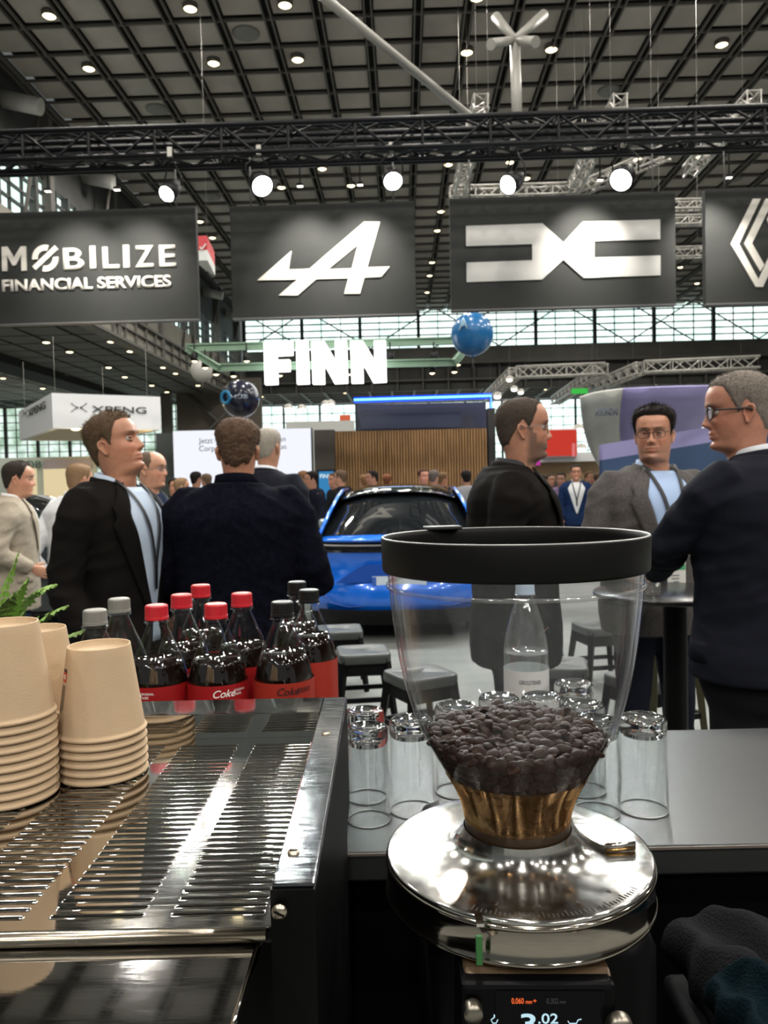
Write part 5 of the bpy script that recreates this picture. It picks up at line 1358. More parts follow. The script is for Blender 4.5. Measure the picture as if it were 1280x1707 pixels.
    # ears
    if lod < 3:
        for sg in (1, -1):
            n = 20; rr_ = []
            for ir, (r, h) in enumerate(((1.0, -.006), (1.0, .004), (.88, .0085), (.72, .005), (.5, -.001), (.2, -.002))):
                row = []
                for k in range(n):
                    a = 2*PI*k/n; ex_ = r*(.0165+.004*math.sin(a))*math.cos(a); ez = r*.031*math.sin(a)-.0*r
                    if math.sin(a) < -.3: ex_ *= .72
                    x = -.012+ex_-ez*.18; y = .0735+h+max(0, -ex_)*.55-.05*max(0, -ez-.015)
                    row.append(HP((x, sg*y, -.012+ez)))
                rr_.append(row)
            q = mb.grid(rr_, 0, True, True, False, True, flip=(sg < 0))
    # eyes
    if lod < 3:
        for sg in (1, -1):
            for cen, r, mm, sc in (((.0672, sg*.0315, .004), .0128, 1, (1, 1, 1)), ((.0777, sg*.0315, .004), .0050, 2, (.62, 1, 1))):
                c = HP(cen); mb.sphere(c, r*(1.25 if mm == 2 else 1), 12, mm, sc)
            # lids
            for zz, tilt in ((.0098, .0022), (-.0028, .0012)):
                pts_ = [HP((.0765+.0062*math.cos(k)*1.0, sg*(.0315+.0142*math.sin(k)), zz+(-.0055 if zz > 0 else .0035)*(1-math.cos(k))*.7)) for k in (-1.25, -.8, -.4, 0, .4, .8, 1.25)]
                mb.tube(pts_, [.001, .0024, .0030, .0032, .0030, .0024, .001], 6, 0)
    # arms and hands
    A = arms or {}
    shz = 1.435*s; armj = {}
    for sg, key in ((1, 'L'), (-1, 'R')):
        a = A.get(key, {}); el = Vector(a.get('e', (-.03, .055, -.29)))*1.0; wr = Vector(a.get('w', (.06, .045, -.53)))
        sh = Vector((-.012, sg*.185*s*(1+(girth-1)*.4), shz)); E_ = sh+Vector((el.x, sg*el.y, el.z*s)); W_ = sh+Vector((wr.x, sg*wr.y, wr.z*s)); armj[key] = (sh, E_, W_)
        if 'W' in a:
            W_ = Rz.inverted() @ (at(*a['W'])-foot); W_.z = at(*a['W']).z; E_ = Rz.inverted() @ (at(*a['E'])-foot); E_.z = at(*a['E']).z; armj[key] = (sh, E_, W_)
        nseg = 10 if lod < 3 else 6
        mb.tube([sh+Vector((0, -sg*.04, .0)), sh, sh.lerp(E_, .5), E_, E_.lerp(W_, .3), E_.lerp(W_, .7), W_], [.045, .052, .046, .038, .040, .032, .026], nseg, 0)
        hdv = Vector(a.get('h', tuple((W_-E_).normalized()))); hdv.y = hdv.y*(sg if 'h' in a else 1)
        pn = Vector(a.get('p', (0, -1, 0))); pn.y *= sg
        if not a.get('nohand'):
            if lod < 3: hand_into(mb, W_, hdv, pn, a.get('curl', .45), .92, 0, -1 if sg > 0 else 1)
            else: mb.tube([W_, W_+hdv.normalized()*.09, W_+hdv.normalized()*.16], [.024, .036, .02], 8, 0)
    for sg in (1, -1):
        hp_ = Vector((0, sg*.092*s, .88*s)); kn = Vector((.02, sg*.105*s, .48*s)); an = Vector((-.02, sg*.11*s, .09))
        mb.tube([hp_, hp_.lerp(kn, .5), kn, kn.lerp(an, .35), an], [.085, .072, .055, .056, .038], 10, 0)
    bmesh.ops.recalc_face_normals(mb.bm, faces=mb.bm.faces)
    nhead = len(cols_)
    body = mb.build('body', [SKIN, EYEW, EYEI], t, world=False, fix=False)
    me = body.data; at_ = me.color_attributes.new('Col', 'FLOAT_COLOR', 'POINT')
    arr = np.tile(np.array([skin[0], skin[1], skin[2], 1], dtype=np.float32), (len(me.vertices), 1))
    arr[:nhead, :3] = np.array([tuple(c) for c in cols_], dtype=np.float32); at_.data.foreach_set('color', arr.ravel())
    # ------------------------------- hair
    if hair != 'none':
        hm = hairmat(hcol); mb = MB(); zt = [z for z in zsr if z > -.10]; keep = []; vr = {}
        def thick(ph, z):
            hl = hairline(ph, hair); k = (z-hl)/.016
            if k <= 0: return -.0035
            k = min(1, k); a = abs(math.degrees(math.atan2(math.sin(ph), math.cos(ph))))
            top = min(1, max(0, (z-.01)/.07)); th = (hthick*.34+hthick*.8*top)*k
            if a < 60: th *= .75
            return th-.0035*(1-k)
        npts = []
        for i, z in enumerate(zt):
            for j, ph in enumerate(phs):
                x, y = head_point(ph, z, F); th = thick(ph, z)
                v = Vector((x, y, z*.9+.004)); nrm = Vector((x/.0095, y/.0075, max(0, z-.02)/.0105)).normalized()
                a_ = noise.noise(Vector((x, y, z))*(45 if not curly else 38)+Vector((px, 0, 0)))
                b_ = noise.noise(Vector((x, y, z))*110+Vector((px, 9, 0)))
                amp = (.13*a_+.14*b_)*hthick*(1 if not curly else 2.2)
                vr[(i, j)] = (mb.V(HP(Vector((x, y, z))+nrm*(th+(amp if th > 0 else 0)))), th, Vector((x, y, z))+nrm*max(0, th), nrm, ph, z)
        for i in range(len(zt)-1):
            for j in range(nph):
                l = (j+1) % nph; q = [vr[(i, j)], vr[(i, l)], vr[(i+1, l)], vr[(i+1, j)]]
                if max(v[1] for v in q) > -.002: mb.F([v[0] for v in q], 0, True)
        mb.F([vr[(len(zt)-1, j)][0] for j in range(nph)], 0, True)
        # fine tufts
        cand = [v for v in vr.values() if v[1] > .0005]
        if lod < 3 and tuft > 0:
            nt_ = int((2600 if lod == 1 else 900))
            for k in range(nt_):
                v = rnd.choice(cand); p, n_, ph, z = v[2], v[3], v[4], v[5]
                fl = Vector((-.55, 0, .25)) if abs(math.cos(ph)) > .0 and z > .06 else Vector((-.35, 0, -.9))
                if curly: fl = Vector((rnd.gauss(0, .7), rnd.gauss(0, .7), rnd.gauss(0, .7)))
                if z > .06 and math.cos(ph) > .3 and not curly: fl = Vector((.25, 0, .8))
                dd = (fl*.8+n_*.55+Vector((rnd.gauss(0, .3), rnd.gauss(0, .3), rnd.gauss(0, .3)))).normalized()
                L_ = tuft*rnd.uniform(.5, 1.2)*(1 if z > .03 else .45); sd = dd.cross(n_)
                if sd.length < 1e-3: continue
                sd = sd.normalized()*.0011
                a_ = p-n_*.002+Vector((rnd.gauss(0, .002), rnd.gauss(0, .002), rnd.gauss(0, .002)))
                mb.F([mb.V(HP(a_-sd)), mb.V(HP(a_+sd)), mb.V(HP(a_+dd*L_*.6+sd*.6)), mb.V(HP(a_+dd*L_+n_*0.001))], 0, True)
        # drop loose verts
        loose = [v for v in mb.bm.verts if not v.link_faces]; bmesh.ops.delete(mb.bm, geom=loose, context='VERTS')
        mb.build('hair', hm, t, world=False, fix=False)
    # ------------------------------- glasses
    if glasses:
        gm = mat('glasses_%s' % glasses, {'black': (.015, .015, .015), 'brown': (.05, .035, .025), 'steel': (.15, .15, .16)}[glasses], .35)
        mb = MB(); X = .0935
        for sg in (1, -1):
            pts_ = []
            for k in range(17):
                a = 2*PI*k/16; c_, s_ = math.cos(a), math.sin(a); q = (abs(c_)**3.2+abs(s_)**3.2)**(-1/3.2)
                yy = .0335+.0245*c_*q; zz = .001+.0175*s_*q; pts_.append(HP((X-.30*max(0, yy-.02)**1.15, sg*yy, zz)))
            mb.tube(pts_, {'black': .0026, 'brown': .0019, 'steel': .0012}[glasses], 6, cap=False)
            mb.tube([HP((X-.012, sg*.058, .008)), HP((X-.020, sg*.070, .009)), HP((.03, sg*.0800, .006)), HP((-.012, sg*.0800, .004)), HP((-.030, sg*.0790, -.008))], .0017 if glasses != 'black' else .0032, 6)
        mb.tube([HP((X+.001, .010, .006)), HP((X+.004, 0, .009)), HP((X+.001, -.010, .006))], .0014, 6)
        g_ = body_local(mb, 'glasses', gm, t)
        mb = MB()
        for sg in (1, -1):
            mb.F([mb.V(HP((X-.30*max(0, yy-.02)**1.15, sg*yy, zz))) for yy, zz in ((.011, -.015), (.056, -.015), (.056, .016), (.011, .016))])
        mb.build('lenses', clear('spectacle_lens', (.93, .94, .94), 1.2), g_, world=False)
    # ------------------------------- clothes
    vox = {1: .0078, 2: .012, 3: .022}[lod]
    cc = coat or shirt; hemz = hem*s
    def wrinkle(v, amp=.0068):
        if v.z < hemz+.005: return 0
        front = v.x > .04 and abs(v.y) < .12
        k = amp*(.35 if front else 1)
        a = noise.noise(Vector((v.x*4+px, v.y*4, v.z*15+v.y*9*(1 if v.y > 0 else -1)))); a = (1-abs(a)*2.6)*.55
        b = noise.noise(Vector((v.x*14, v.y*14+px, v.z*24)))
        near = max(gss((v-armj['L'][1]).length, .10), gss((v-armj['R'][1]).length, .10))
        return k*(a*1.1+b*.5)*(1+1.3*near)
    cm = coat_mat or mat('cloth_%02x%02x%02x' % tuple(int(min(255, c*1500)) for c in (coat or (0, 0, 0))), coat or (0, 0, 0), .88, nscale=5, namt=.12, bump=.18, bscale=700, spec=.05)
    sm_ = mat('shirt_%02x%02x%02x' % tuple(int(min(255, c*255)) for c in (shirt or (0, 0, 0))), shirt or (.5, .5, .5), .8, nscale=4, namt=.08, spec=.25)
    def upper(off, arm_off, hem_z, sleeve_end=.96):
        mb = MB(); rings = []
        zs_ = [hem_z+i*.03*s for i in range(int((1.515*s-hem_z)/(.03*s)))]+[1.49*s, 1.505*s, 1.520*s]
        zs_ = sorted(set(round(z, 4) for z in zs_))
        for z in zs_:
            cx, rx, ry = torso_at(z, s, girth); fl = .018*max(0, (1.0*s-z))/.2
            rings.append(lathe_ring(cx-(.004 if z > 1.3*s else 0), rx+off+fl, ry+off*.8+fl, z, 44))
        mb.grid(rings, 0, True, True, True, True)
        for sg, key in ((1, 'L'), (-1, 'R')):
            sh, E_, W_ = armj[key]; ins_ = Vector((-.006, sg*.10*s, 1.445*s)); e2 = E_+(W_-E_)*sleeve_end
            o_ = arm_off
            P_ = [ins_, sh+Vector((0, -sg*.02, .004)), sh.lerp(E_, .18)+Vector((0, sg*.006, 0)), sh.lerp(E_, .5), sh.lerp(E_, .85), E_.lerp(W_, .08), E_.lerp(W_, .4), E_.lerp(W_, .75), e2]
            mb.tube(P_, [.050*s+o_*.3, .060*s+o_, .060*s+o_, .053*s+o_, .047*s+o_, .046*s+o_, .042*s+o_, .035*s+o_, .031*s+o_], 16 if lod < 3 else 8, 0)
        return mb
    col_m = cm
    if coat:
        jk = remesh_obj(upper(.022+(0.006 if coatkind == 'coat' else 0), .013+(.006 if coatkind == 'coat' else 0), hemz), 'jacket' if coatkind != 'sweater' else 'sweater', cm, t, vox, wrinkle if lod < 3 else None)
        o_ = .022
    else:
        jk = remesh_obj(upper(.012, .009, .92*s), 'shirt', sm_, t, vox, (lambda v: wrinkle(v, .005)) if lod < 3 else None); o_ = .012
    # open front: shirt panel, lapels, collar
    if coat and coatkind == 'blazer' and shirt:
        zb = vopen*s; ztop = 1.498*s
        def hw(z): return (.010+.086*((z-zb)/(1.40*s-zb)) if z > zb else .010+gap*(zb-z))*vwide if z < 1.40*s else (.096-(z-1.40*s)*.42)*vwide
        mb = MB(); rows = []; zlow = .93*s if gap else zb
        n = 26
        for i in range(n+1):
            z = zlow+(ztop-zlow)*i/n; w_ = hw(z); row = []
            for j in range(13):
                y = -w_+2*w_*j/12; v = surf(z, y, s, girth, o_+.0105); v.x += .0012*noise.noise(Vector((y*30, z*22, px))); row.append(v)
            rows.append(row)
        mb.grid(rows, closed=False); sp = mb.build('shirt', sm_, t, world=False, solid=.004)
        for sg in (1, -1):      # lapels
            mb = MB(); rows = []
            for i in range(25):
                z = zb-.02*s+(1.515*s-zb+.02*s)*i/24; k = i/24; w_ = hw(z)
                lw = (.012+.062*math.sin(min(1, k/.78)*PI/2))*s if k < .80 else (.074-.05*(k-.80)/.2)*s
                if .74 < k < .80: lw *= .72
                y0_ = max(.004, w_-.004); row = []
                for j in range(6):
                    y = y0_+lw*j/5; v = surf(z, sg*y, s, girth, o_+.014-.004*(j/5)); row.append(v)
                rows.append(row)
            mb.grid(rows, closed=False); mb.build('lapel', cm, t, world=False, solid=.0035)
        if vopen < 1.3:
            mb = MB(); v = surf(zb-.01, .012, s, girth, o_+.012); mb.lathe([(.009, 0), (.0085, .003), (0, .003)], 14, v, axis=(1, 0, 0)); mb.build('button', mat('button_dark', (.02, .018, .016), .4), t, world=False)
    if coat and coatkind == 'sweater' and shirt: pass
    # collars
    def collar(m, off, z0, z1, open_, nm='collar', fold=.0):
        mb = MB(); rows = []
        n = 40
        for i, (zz, e) in enumerate(((z0, off+.010), ((z0+z1)/2, off+.002), (z1, off), (z1-.002, off+.006+fold), (z0+.35*(z1-z0), off+.016+fold))):
            row = []
            for k in range(n+1):
                a = open_+(2*PI-2*open_)*k/n; c, q = math.cos(a), math.sin(a)
                rx = .052+e; ry = .058+e; drop = -.030*max(0, c)**1.5+.012*max(0, -c)
                row.append(Vector((HC.x*.45-.022+rx*c*(1.18 if c > 0 else 1), ry*q, zz*s+drop)))
            rows.append(row)
        mb.grid(rows, closed=False); return mb.build(nm, m, t, world=False, solid=.0025)
    zn = (HC.z-.118)/s-.035
    if lod < 3:
        if shirt: collar(mat('collar_%02x%02x%02x' % tuple(int(min(255, c*255)) for c in (collar_col or shirt)), collar_col or shirt, .75), .004, 1.488, 1.545, .30, 'shirt_collar', .002)
        if coat and coatkind in ('blazer', 'coat'): collar(cm, .016, 1.475, 1.530 if coatkind == 'blazer' else 1.550, .75 if coatkind == 'blazer' else .35, 'collar', .006)
        if coat and coatkind == 'sweater': collar(cm, .010, 1.485, 1.530, .25, 'collar', .002)
    if coat and coatkind == 'blazer' and lod < 3:
        for sg in (1, -1):
            mb = MB(); rows = []
            for z in (.99*s, .935*s):
                row = []
                for j in range(7):
                    a = math.radians(50+j*6)*sg; cx, rx, ry = torso_at(z, s, girth); f_ = .018*max(0, (1.0*s-z))/.2; rx += .0265+f_; ry += .0245*.9+f_
                    c_, q_ = math.cos(a), math.sin(a); q = (abs(c_)**2.3+abs(q_)**2.3)**(-1/2.3); row.append(Vector((cx+rx*c_*q, ry*q_*q, z)))
                rows.append(row)
            mb.grid(rows, closed=False); mb.build('pocket_flap', cm, t, world=False, solid=.003)
    # trousers and shoes
    tm = mat('trousers_%02x%02x%02x' % tuple(int(min(255, c*1500)) for c in trousers), trousers, .88, nscale=6, namt=.12, spec=.05)
    mb = MB(); rings = []
    for z in (.80, .86, .92, .98, 1.03):
        cx, rx, ry = torso_at(z*s, s, girth); rings.append(lathe_ring(cx, rx+.010, ry+.008, z*s, 32))
    mb.grid(rings, 0, True, True, True, True)
    for sg in (1, -1):
        mb.tube([(0, sg*.088*s, .90*s), (.005, sg*.095*s, .70*s), (.015, sg*.105*s, .48*s), (-.005, sg*.11*s, .28*s), (-.015, sg*.112*s, .07)], [.098*s, .088*s, .070*s, .064*s, .060*s], 16)
    remesh_obj(mb, 'trousers', tm, t, .016 if lod < 3 else .03, (lambda v: .005*noise.noise(Vector((v.x*9+px, v.y*9, v.z*14)))) if lod < 3 else None)
    shm = mat('shoe_leather', shoes, .35)
    for sg in (1, -1):
        mb = MB(); rows = []
        for x, w_, h_ in ((-.085, .022, .05), (-.06, .034, .085), (-.01, .036, .09), (.05, .040, .062), (.11, .046, .045), (.16, .040, .036), (.185, .020, .022)):
            rows.append([Vector((x, sg*.112*s+w_*math.cos(2*PI*k/14), max(.002, h_*.5+h_*.52*math.sin(2*PI*k/14)))) for k in range(14)])
        mb.grid(rows, 0, True, True, True, True); mb.build('shoe', shm, t, world=False)
    if patch:
        sh, E_, W_ = armj['R']; mb = MB(); mb.sphere(E_+Vector((-.012, 0, -.004)), .062, 20, sc=(.95, 1.0, 1.25)); mb.build('elbow_patch', mat('navy_suede', (.008, .012, .030), .9), t, world=False)
    # lanyard and badge
    if lanyard:
        lm = mat('lanyard_%02x%02x%02x' % tuple(int(min(255, c*255)) for c in lanyard), lanyard, .6)
        zc_ = 1.12*s; tip = surf(zc_, 0, s, girth, o_+.022)
        mb = MB()
        for sg in (1, -1):
            pts_ = []
            for i in range(12):
                k = i/11; z = 1.525*s-(1.525*s-zc_-.10*s)*k; y = sg*(.072*(1-k)+.004); v = surf(min(z, 1.50*s), y, s, girth, o_+.020); v.z = z
                if z > 1.50*s: v.x -= (z-1.50*s)*1.2
                pts_.append(v)
            pts_.append(tip)
            mb.tube(pts_, [(.0085, .0012)]*len(pts_), 6, up=(1, 0, 0))
        mb.build('lanyard', lm, t, world=False)
    if badge:
        z1_ = 1.12*s; v = surf(z1_-.06, 0, s, girth, o_+.026)
        mb = MB(); mb.box((v.x, 0, z1_-.065), (.002, .085, .125), bevel=.0005); bd = mb.build('badge', mat('badge_white', (.62, .62, .60), .4), t, world=False)
        mb = MB(); mb.box((v.x+.0016, 0, z1_-.025), (.001, .080, .024)); mb.build('badge_stripe', mat('badge_stripe_%d%d%d' % tuple(int(c*9) for c in badge), badge, .5), bd, world=False)
        mb = MB()
        for k in range(3): mb.box((v.x+.0016, -.01+.004*k, z1_-.060-.014*k), (.001, .045-.01*k, .004))
        mb.build('badge_print', mat('badge_print', (.12, .12, .12), .6), bd, world=False)
    return t, armj, s, HC
WOOL = mat('navy_wool', (.0042, .0048, .009), .95, nscale=60, namt=.35, bump=.5, bscale=320, spec=.03)
SUITN = mat('dark_suit_wool', (.010, .011, .017), .8, nscale=7, namt=.12, bump=.12, bscale=800, spec=.06)
GREYW = mat('grey_wool_blazer', (.085, .078, .076), .9, nscale=120, namt=.25, bump=.25, bscale=600, spec=.06)
BEIGEW = mat('beige_tweed', (.33, .285, .225), .9, nscale=100, namt=.15, bump=.25, bscale=500, spec=.2)
BLACKW = mat('black_wool_blazer', (.0075, .0065, .006), .85, nscale=6, namt=.15, bump=.15, bscale=700, spec=.05)
# 1 black blazer, looking right and up
person('person in black blazer and pale blue shirt, chin raised, looking right', 203, 742, 2.98, -14, 8, 14, 0, (.40, .215, .145), 'full', (.095, .062, .038), .012, .013,
       coat=(.011, .010, .009), coat_mat=BLACKW, shirt=(.42, .50, .62), lanyard=(.012, .012, .014), girth=1.04, vopen=1.02, vwide=1.25, gap=.12, F={'nose': 1.05},
       arms={'R': {'e': (-.045, .06, -.29), 'w': (.09, .05, -.50), 'nohand': True}, 'L': {'e': (-.05, .06, -.29), 'w': (.10, .03, -.48)}})
# 2 bald, glasses, navy sweater
person('bald person with thin glasses and navy jacket, red-striped badge, behind the black blazer', 252, 783, 5.1, -12, 4, 0, 0, (.50, .30, .22), 'fringe', (.12, .085, .06), .004, 0, glasses='steel',
       coat=(.012, .018, .040), coatkind='sweater', shirt=(.02, .025, .05), lanyard=(.01, .01, .012), badge=(.5, .03, .04), lod=2, trousers=(.06, .085, .14),
       arms={'R': {'e': (.0, .06, -.28), 'w': (.20, -.02, -.26), 'h': (.3, -.9, .1)}, 'L': {'e': (.0, .06, -.28), 'w': (.22, -.04, -.24), 'h': (.3, -.9, .1)}})
# 3 navy wool coat from behind
person('curly haired person in a dark navy wool coat seen from behind', 397, 750, 3.16, 90, 4, -4, 0, (.42, .23, .16), 'full', (.085, .052, .034), .015, .011, curly=1,
       coat=(.0075, .009, .017), coat_mat=WOOL, coatkind='coat', girth=1.34, hem=.70,
       arms={'R': {'e': (-.03, .10, -.30), 'w': (.20, .03, -.35)}, 'L': {'e': (-.03, .10, -.30), 'w': (.20, .03, -.35)}})
# 4 grey head behind
person('person with cropped grey hair and dark suit, half hidden behind the navy coat', 446, 746, 4.85, 70, 0, 0, 0, (.45, .27, .20), 'recede', (.30, .27, .23), .005, .004, coat=(.018, .022, .030), coat_mat=SUITN, coatkind='blazer', shirt=(.62, .64, .68), lod=2, girth=1.12)
# 5 beige blazer far left
person('person in beige tweed blazer at the left edge, looking right', 30, 799, 5.4, 25, -8, -3, 0, (.48, .28, .20), 'recede', (.030, .024, .020), .012, .011, coat=(.33, .285, .225), coat_mat=BEIGEW, patch=True, shirt=(.62, .62, .62), lod=2, girth=1.08, trousers=(.02, .03, .05), hem=.74,
       arms={'R': {'e': (-.10, .08, -.28), 'w': (.12, .02, -.40)}})
# 6 white shirt from behind, hand on hip
person('person in white shirt seen from behind, left hand on hip', 130, 799, 6.0, 62, 0, -6, 0, (.50, .30, .22), 'full', (.20, .125, .07), .010, .008, shirt=(.66, .68, .70), lod=2, girth=1.3, trousers=(.014, .016, .024),
       arms={'L': {'E': (52, 928, 5.8), 'W': (80, 958, 5.75), 'h': (.3, -.8, -.2), 'curl': .6}, 'R': {'e': (-.12, .12, -.28), 'w': (.02, .03, -.46), 'h': (.8, -.5, -.1), 'curl': .6}})
# 7 bearded, black jacket
person('bearded person with glasses in black jacket and shirt, looking right', 872, 716, 3.02, -8, 4, 0, 0, (.42, .235, .17), 'recede', (.060, .045, .036), .007, .005, beard=((.085, .060, .045), .75), glasses='steel',
       coat=(.0115, .010, .010), coat_mat=BLACKW, shirt=(.011, .012, .016), girth=1.14, vopen=1.2, vwide=.9, F={'heavy': 1.06},
       arms={'R': {'e': (-.06, .08, -.28), 'w': (.10, .05, -.48), 'nohand': True}, 'L': {'e': (.0, .05, -.28), 'w': (.12, .02, -.48), 'nohand': True}})
# 8 grey blazer facing us
_p8 = person('dark haired person in grey wool blazer and light blue shirt with lanyard, facing the camera', 1094, 724, 3.52, -82, -34, -2, 0, (.48, .27, .195), 'full', (.014, .011, .010), .019, .013, glasses='brown', beard=((.20, .12, .09), .28),
       coat=(.085, .078, .076), coat_mat=GREYW, shirt=(.34, .45, .66), lanyard=(.02, .02, .022), badge=(.05, .28, .12), girth=1.22, vopen=1.04, vwide=1.2, gap=.05, F={'heavy': 1.08}, trousers=(.012, .014, .022),
       arms={'R': {'e': (.02, .10, -.28), 'w': (.22, .03, -.34), 'curl': .7}, 'L': {'e': (.02, .08, -.29), 'w': (.22, .02, -.40)}})
# 9 dark suit, near right
_p9 = person('grey haired person with black glasses in dark suit at the bar table, seen from behind', 1238, 686, 2.45, 118, 48, -4, 0, (.43, .225, .165), 'full', (.17, .145, .125), .009, .006, glasses='black',
       coat=(.015, .0165, .024), coat_mat=SUITN, shirt=(.55, .56, .60), girth=1.16, trousers=(.010, .010, .012), lean=.03, hem=.88,
       arms={'L': {'E': (1118, 905, 2.42), 'W': (1092, 955, 2.66), 'h': (.7, .2, .3), 'p': (0, -1, .2), 'curl': .8}, 'R': {'e': (-.03, .05, -.29), 'w': (.05, .04, -.53)}})
# 10 blue suit walking in the distance
person('person in bright navy suit and white shirt with lanyard, far back in the gangway', 960, 788, 12.5, -100, 0, 0, 0, (.45, .26, .19), 'full', (.02, .016, .014), .010, 0, coat=(.012, .026, .075), shirt=(.60, .62, .62), lanyard=(.02, .02, .03), lod=2, trousers=(.012, .026, .075), vopen=1.0, vwide=1.5)
# the crowd behind
CROWD = [(291, 812, 10.9, -60, (.42, .25, .18), (.012, .011, .010), (.010, .010, .012), (.30, .02, .03), 'bearded person in black with red lanyard, left of the navy coat'),
         (303, 812, 10.5, 20, (.50, .30, .20), (.22, .14, .08), (.25, .25, .26), None, 'person with light brown hair just right of the red lanyard'),
         (327, 799, 12.6, 60, (.40, .24, .18), (.015, .012, .010), (.02, .02, .02), None, 'person with black hair before the LED wall, left one'),
         (344, 802, 13.3, 140, (.48, .30, .20), (.18, .12, .08), (.3, .3, .3), None, 'person with brown hair before the LED wall, beside the navy coat'),
         (505, 798, 12.4, 160, (.50, .28, .16), (.20, .10, .05), (.03, .025, .02), None, 'person with reddish hair right of the dark suit shoulder'),
         (519, 800, 11.2, 200, (.44, .26, .19), (.014, .012, .011), (.010, .012, .020), (.5, .5, .48), 'person in dark vest over white shirt beside the blue car\'s left side'),
         (556, 801, 13.2, 220, (.50, .31, .23), (.10, .06, .04), (.015, .018, .022), None, 'smiling person behind the vest wearer, left of the blue car roof'),
         (567, 797, 12.5, 160, (.48, .29, .21), (.12, .08, .05), (.012, .014, .018), None, 'brown haired person in dark top at the left end of the car roof'),
         (620, 797, 12.9, 200, (.48, .29, .21), (.02, .016, .014), (.02, .02, .025), None, 'dark haired person over the car roof, left of its middle'),
         (706, 795, 12.5, -70, (.50, .27, .20), (.07, .03, .02), (.03, .03, .04), None, 'person with red face and dark hair over the car roof, right of its middle'),
         (723, 796, 13.2, 60, (.48, .30, .24), (.14, .12, .11), (.09, .10, .12), None, 'grey haired person over the car roof beside the red faced one'),
         (738, 799, 14.0, 30, (.48, .28, .20), (.20, .12, .07), (.05, .03, .03), None, 'person with light brown hair over the right part of the car roof'),
         (777, 797, 12.9, 95, (.45, .27, .2), (.015, .013, .012), (.46, .46, .44), None, 'dark haired person in pale shirt at the right end of the car roof'),
         (607, 803, 14.0, 100, (.50, .30, .2), (.30, .16, .08), (.03, .03, .03), None, 'blond person low behind the car roof, left'),
         (645, 802, 14.2, 80, (.55, .25, .14), (.25, .10, .05), (.03, .03, .03), None, 'ginger haired person low behind the middle of the car roof'),
         (935, 800, 13.5, -110, (.40, .25, .2), (.02, .018, .016), (.20, .14, .24), None, 'person in lilac top in the gangway left of the navy suit'),
         (918, 801, 15.0, -80, (.42, .26, .2), (.04, .03, .02), (.05, .03, .03), None, 'person in dark brown far down the gangway'),
         (982, 797, 15.0, -60, (.46, .28, .2), (.12, .07, .04), (.03, .03, .035), None, 'person far down the gangway just right of the navy suit'),
         (906, 802, 17.0, 0, (.44, .26, .2), (.03, .02, .02), (.012, .012, .014), None, 'person in black beside the bearded person\'s chest, farthest back'),
         (995, 799, 16.0, 90, (.44, .26, .2), (.05, .03, .02), (.12, .12, .13), None, 'person in grey at the grey blazer\'s shoulder, far back')]
for px, py, d, yw, sk, hc_, ct, sh_, lb in CROWD:
    person(lb, px, py, d, yw, 0, 0, 0, sk, 'full', hc_, .012, 0, coat=ct, coatkind='blazer' if sh_ else 'sweater', shirt=sh_, lod=3, trousers=(.015, .016, .02), group=None)
# ================================================================== THE BLUE CAR (rear view)
CARB = mat('car_blue', (.004, .13, .66), .22, metal=.15, coat=1.0)
CARG = mat('car_black_glass', (.006, .007, .008), .03, spec=.8, coat=.6)
CARK = mat('car_black_trim', (.005, .005, .006), .4, spec=.2)
co = hat(664, 900, 7.35); CX = co.x; CY = 7.35
car = thing('car', 'bright blue car seen from behind, black rear window reflecting the signs', 'car', H(CX, CY+2.2, 0), YAWH)
# side profile of the middle line: (Y back to front, Z, half width)
PR = [(.16, .24, .80), (.04, .30, .88), (.00, .42, .91), (.00, .56, .92), (.05, .62, .92), (.09, .70, .92), (.07, .86, .91), (.05, .885, .90), (.10, .98, .885), (.02, 1.00, .87), (.06, 1.025, .86), (.20, 1.05, .80),
      (.38, 1.16, .755), (.60, 1.30, .70), (.82, 1.41, .655), (.90, 1.445, .64), (.78, 1.455, .64), (.86, 1.478, .63), (1.2, 1.515, .625), (1.7, 1.545, .62), (2.2, 1.54, .62), (2.7, 1.50, .63),
      (3.1, 1.36, .69), (3.5, 1.15, .78), (3.62, 1.06, .85), (4.0, 1.0, .87), (4.35, .88, .87), (4.45, .70, .87), (4.45, .45, .88), (4.35, .25, .85)]
def car_row(Y, Z, W, n=24):
    row = []
    for j in range(n+1):
        v = j/n*2-1; e = abs(v)**3
        rear = 1 if Y < 1 else (-1 if Y > 3.4 else 0)
        yy = Y+rear*(.30*abs(v)**3.2+.04*v*v); zz = Z-(.10*e if Z > 1.2 else .03*e)*(1 if Z > 1.0 else .3)
        row.append((v*W, yy, zz))
    return row
def carmesh(name, i0, i1, m, vr=None, off=0, parent=None):
    rows = []
    P_ = PR[i0:i1+1]
    for (Y, Z, W) in P_:
        r = car_row(Y, Z, W)
        if vr: r = [p for k, p in enumerate(r) if vr[0] <= k/24*2-1 <= vr[1]]
        rows.append([H(CX+x, CY+y, z+off) for x, y, z in r])
    mb = MB(); mb.grid(rows, closed=False); o = mb.build(name, m, parent or car); return o
carmesh('bumper', 0, 4, CARB); carmesh('tailgate', 4, 7, CARB)
carmesh('spoiler_lip', 8, 11, CARB); carmesh('rear_window', 11, 15, CARG); carmesh('roof_spoiler', 15, 18, CARG)
carmesh('roof', 18, 21, CARG); carmesh('windscreen', 21, 23, CARG); carmesh('bonnet', 23, 29, CARB)
carmesh('light_bar', 7, 8, mat('car_lightbar', (.010, .011, .013), .08, coat=.8))
mb = MB(); mb.tube([H(CX+x, CY+.045+.30*abs(x/.9)**3.2, .955) for x in [k*.08-.88 for k in range(23)]], .008, 6); mb.build('light_strip', mat('lightbar_line', (.28, .26, .24), .4), car)
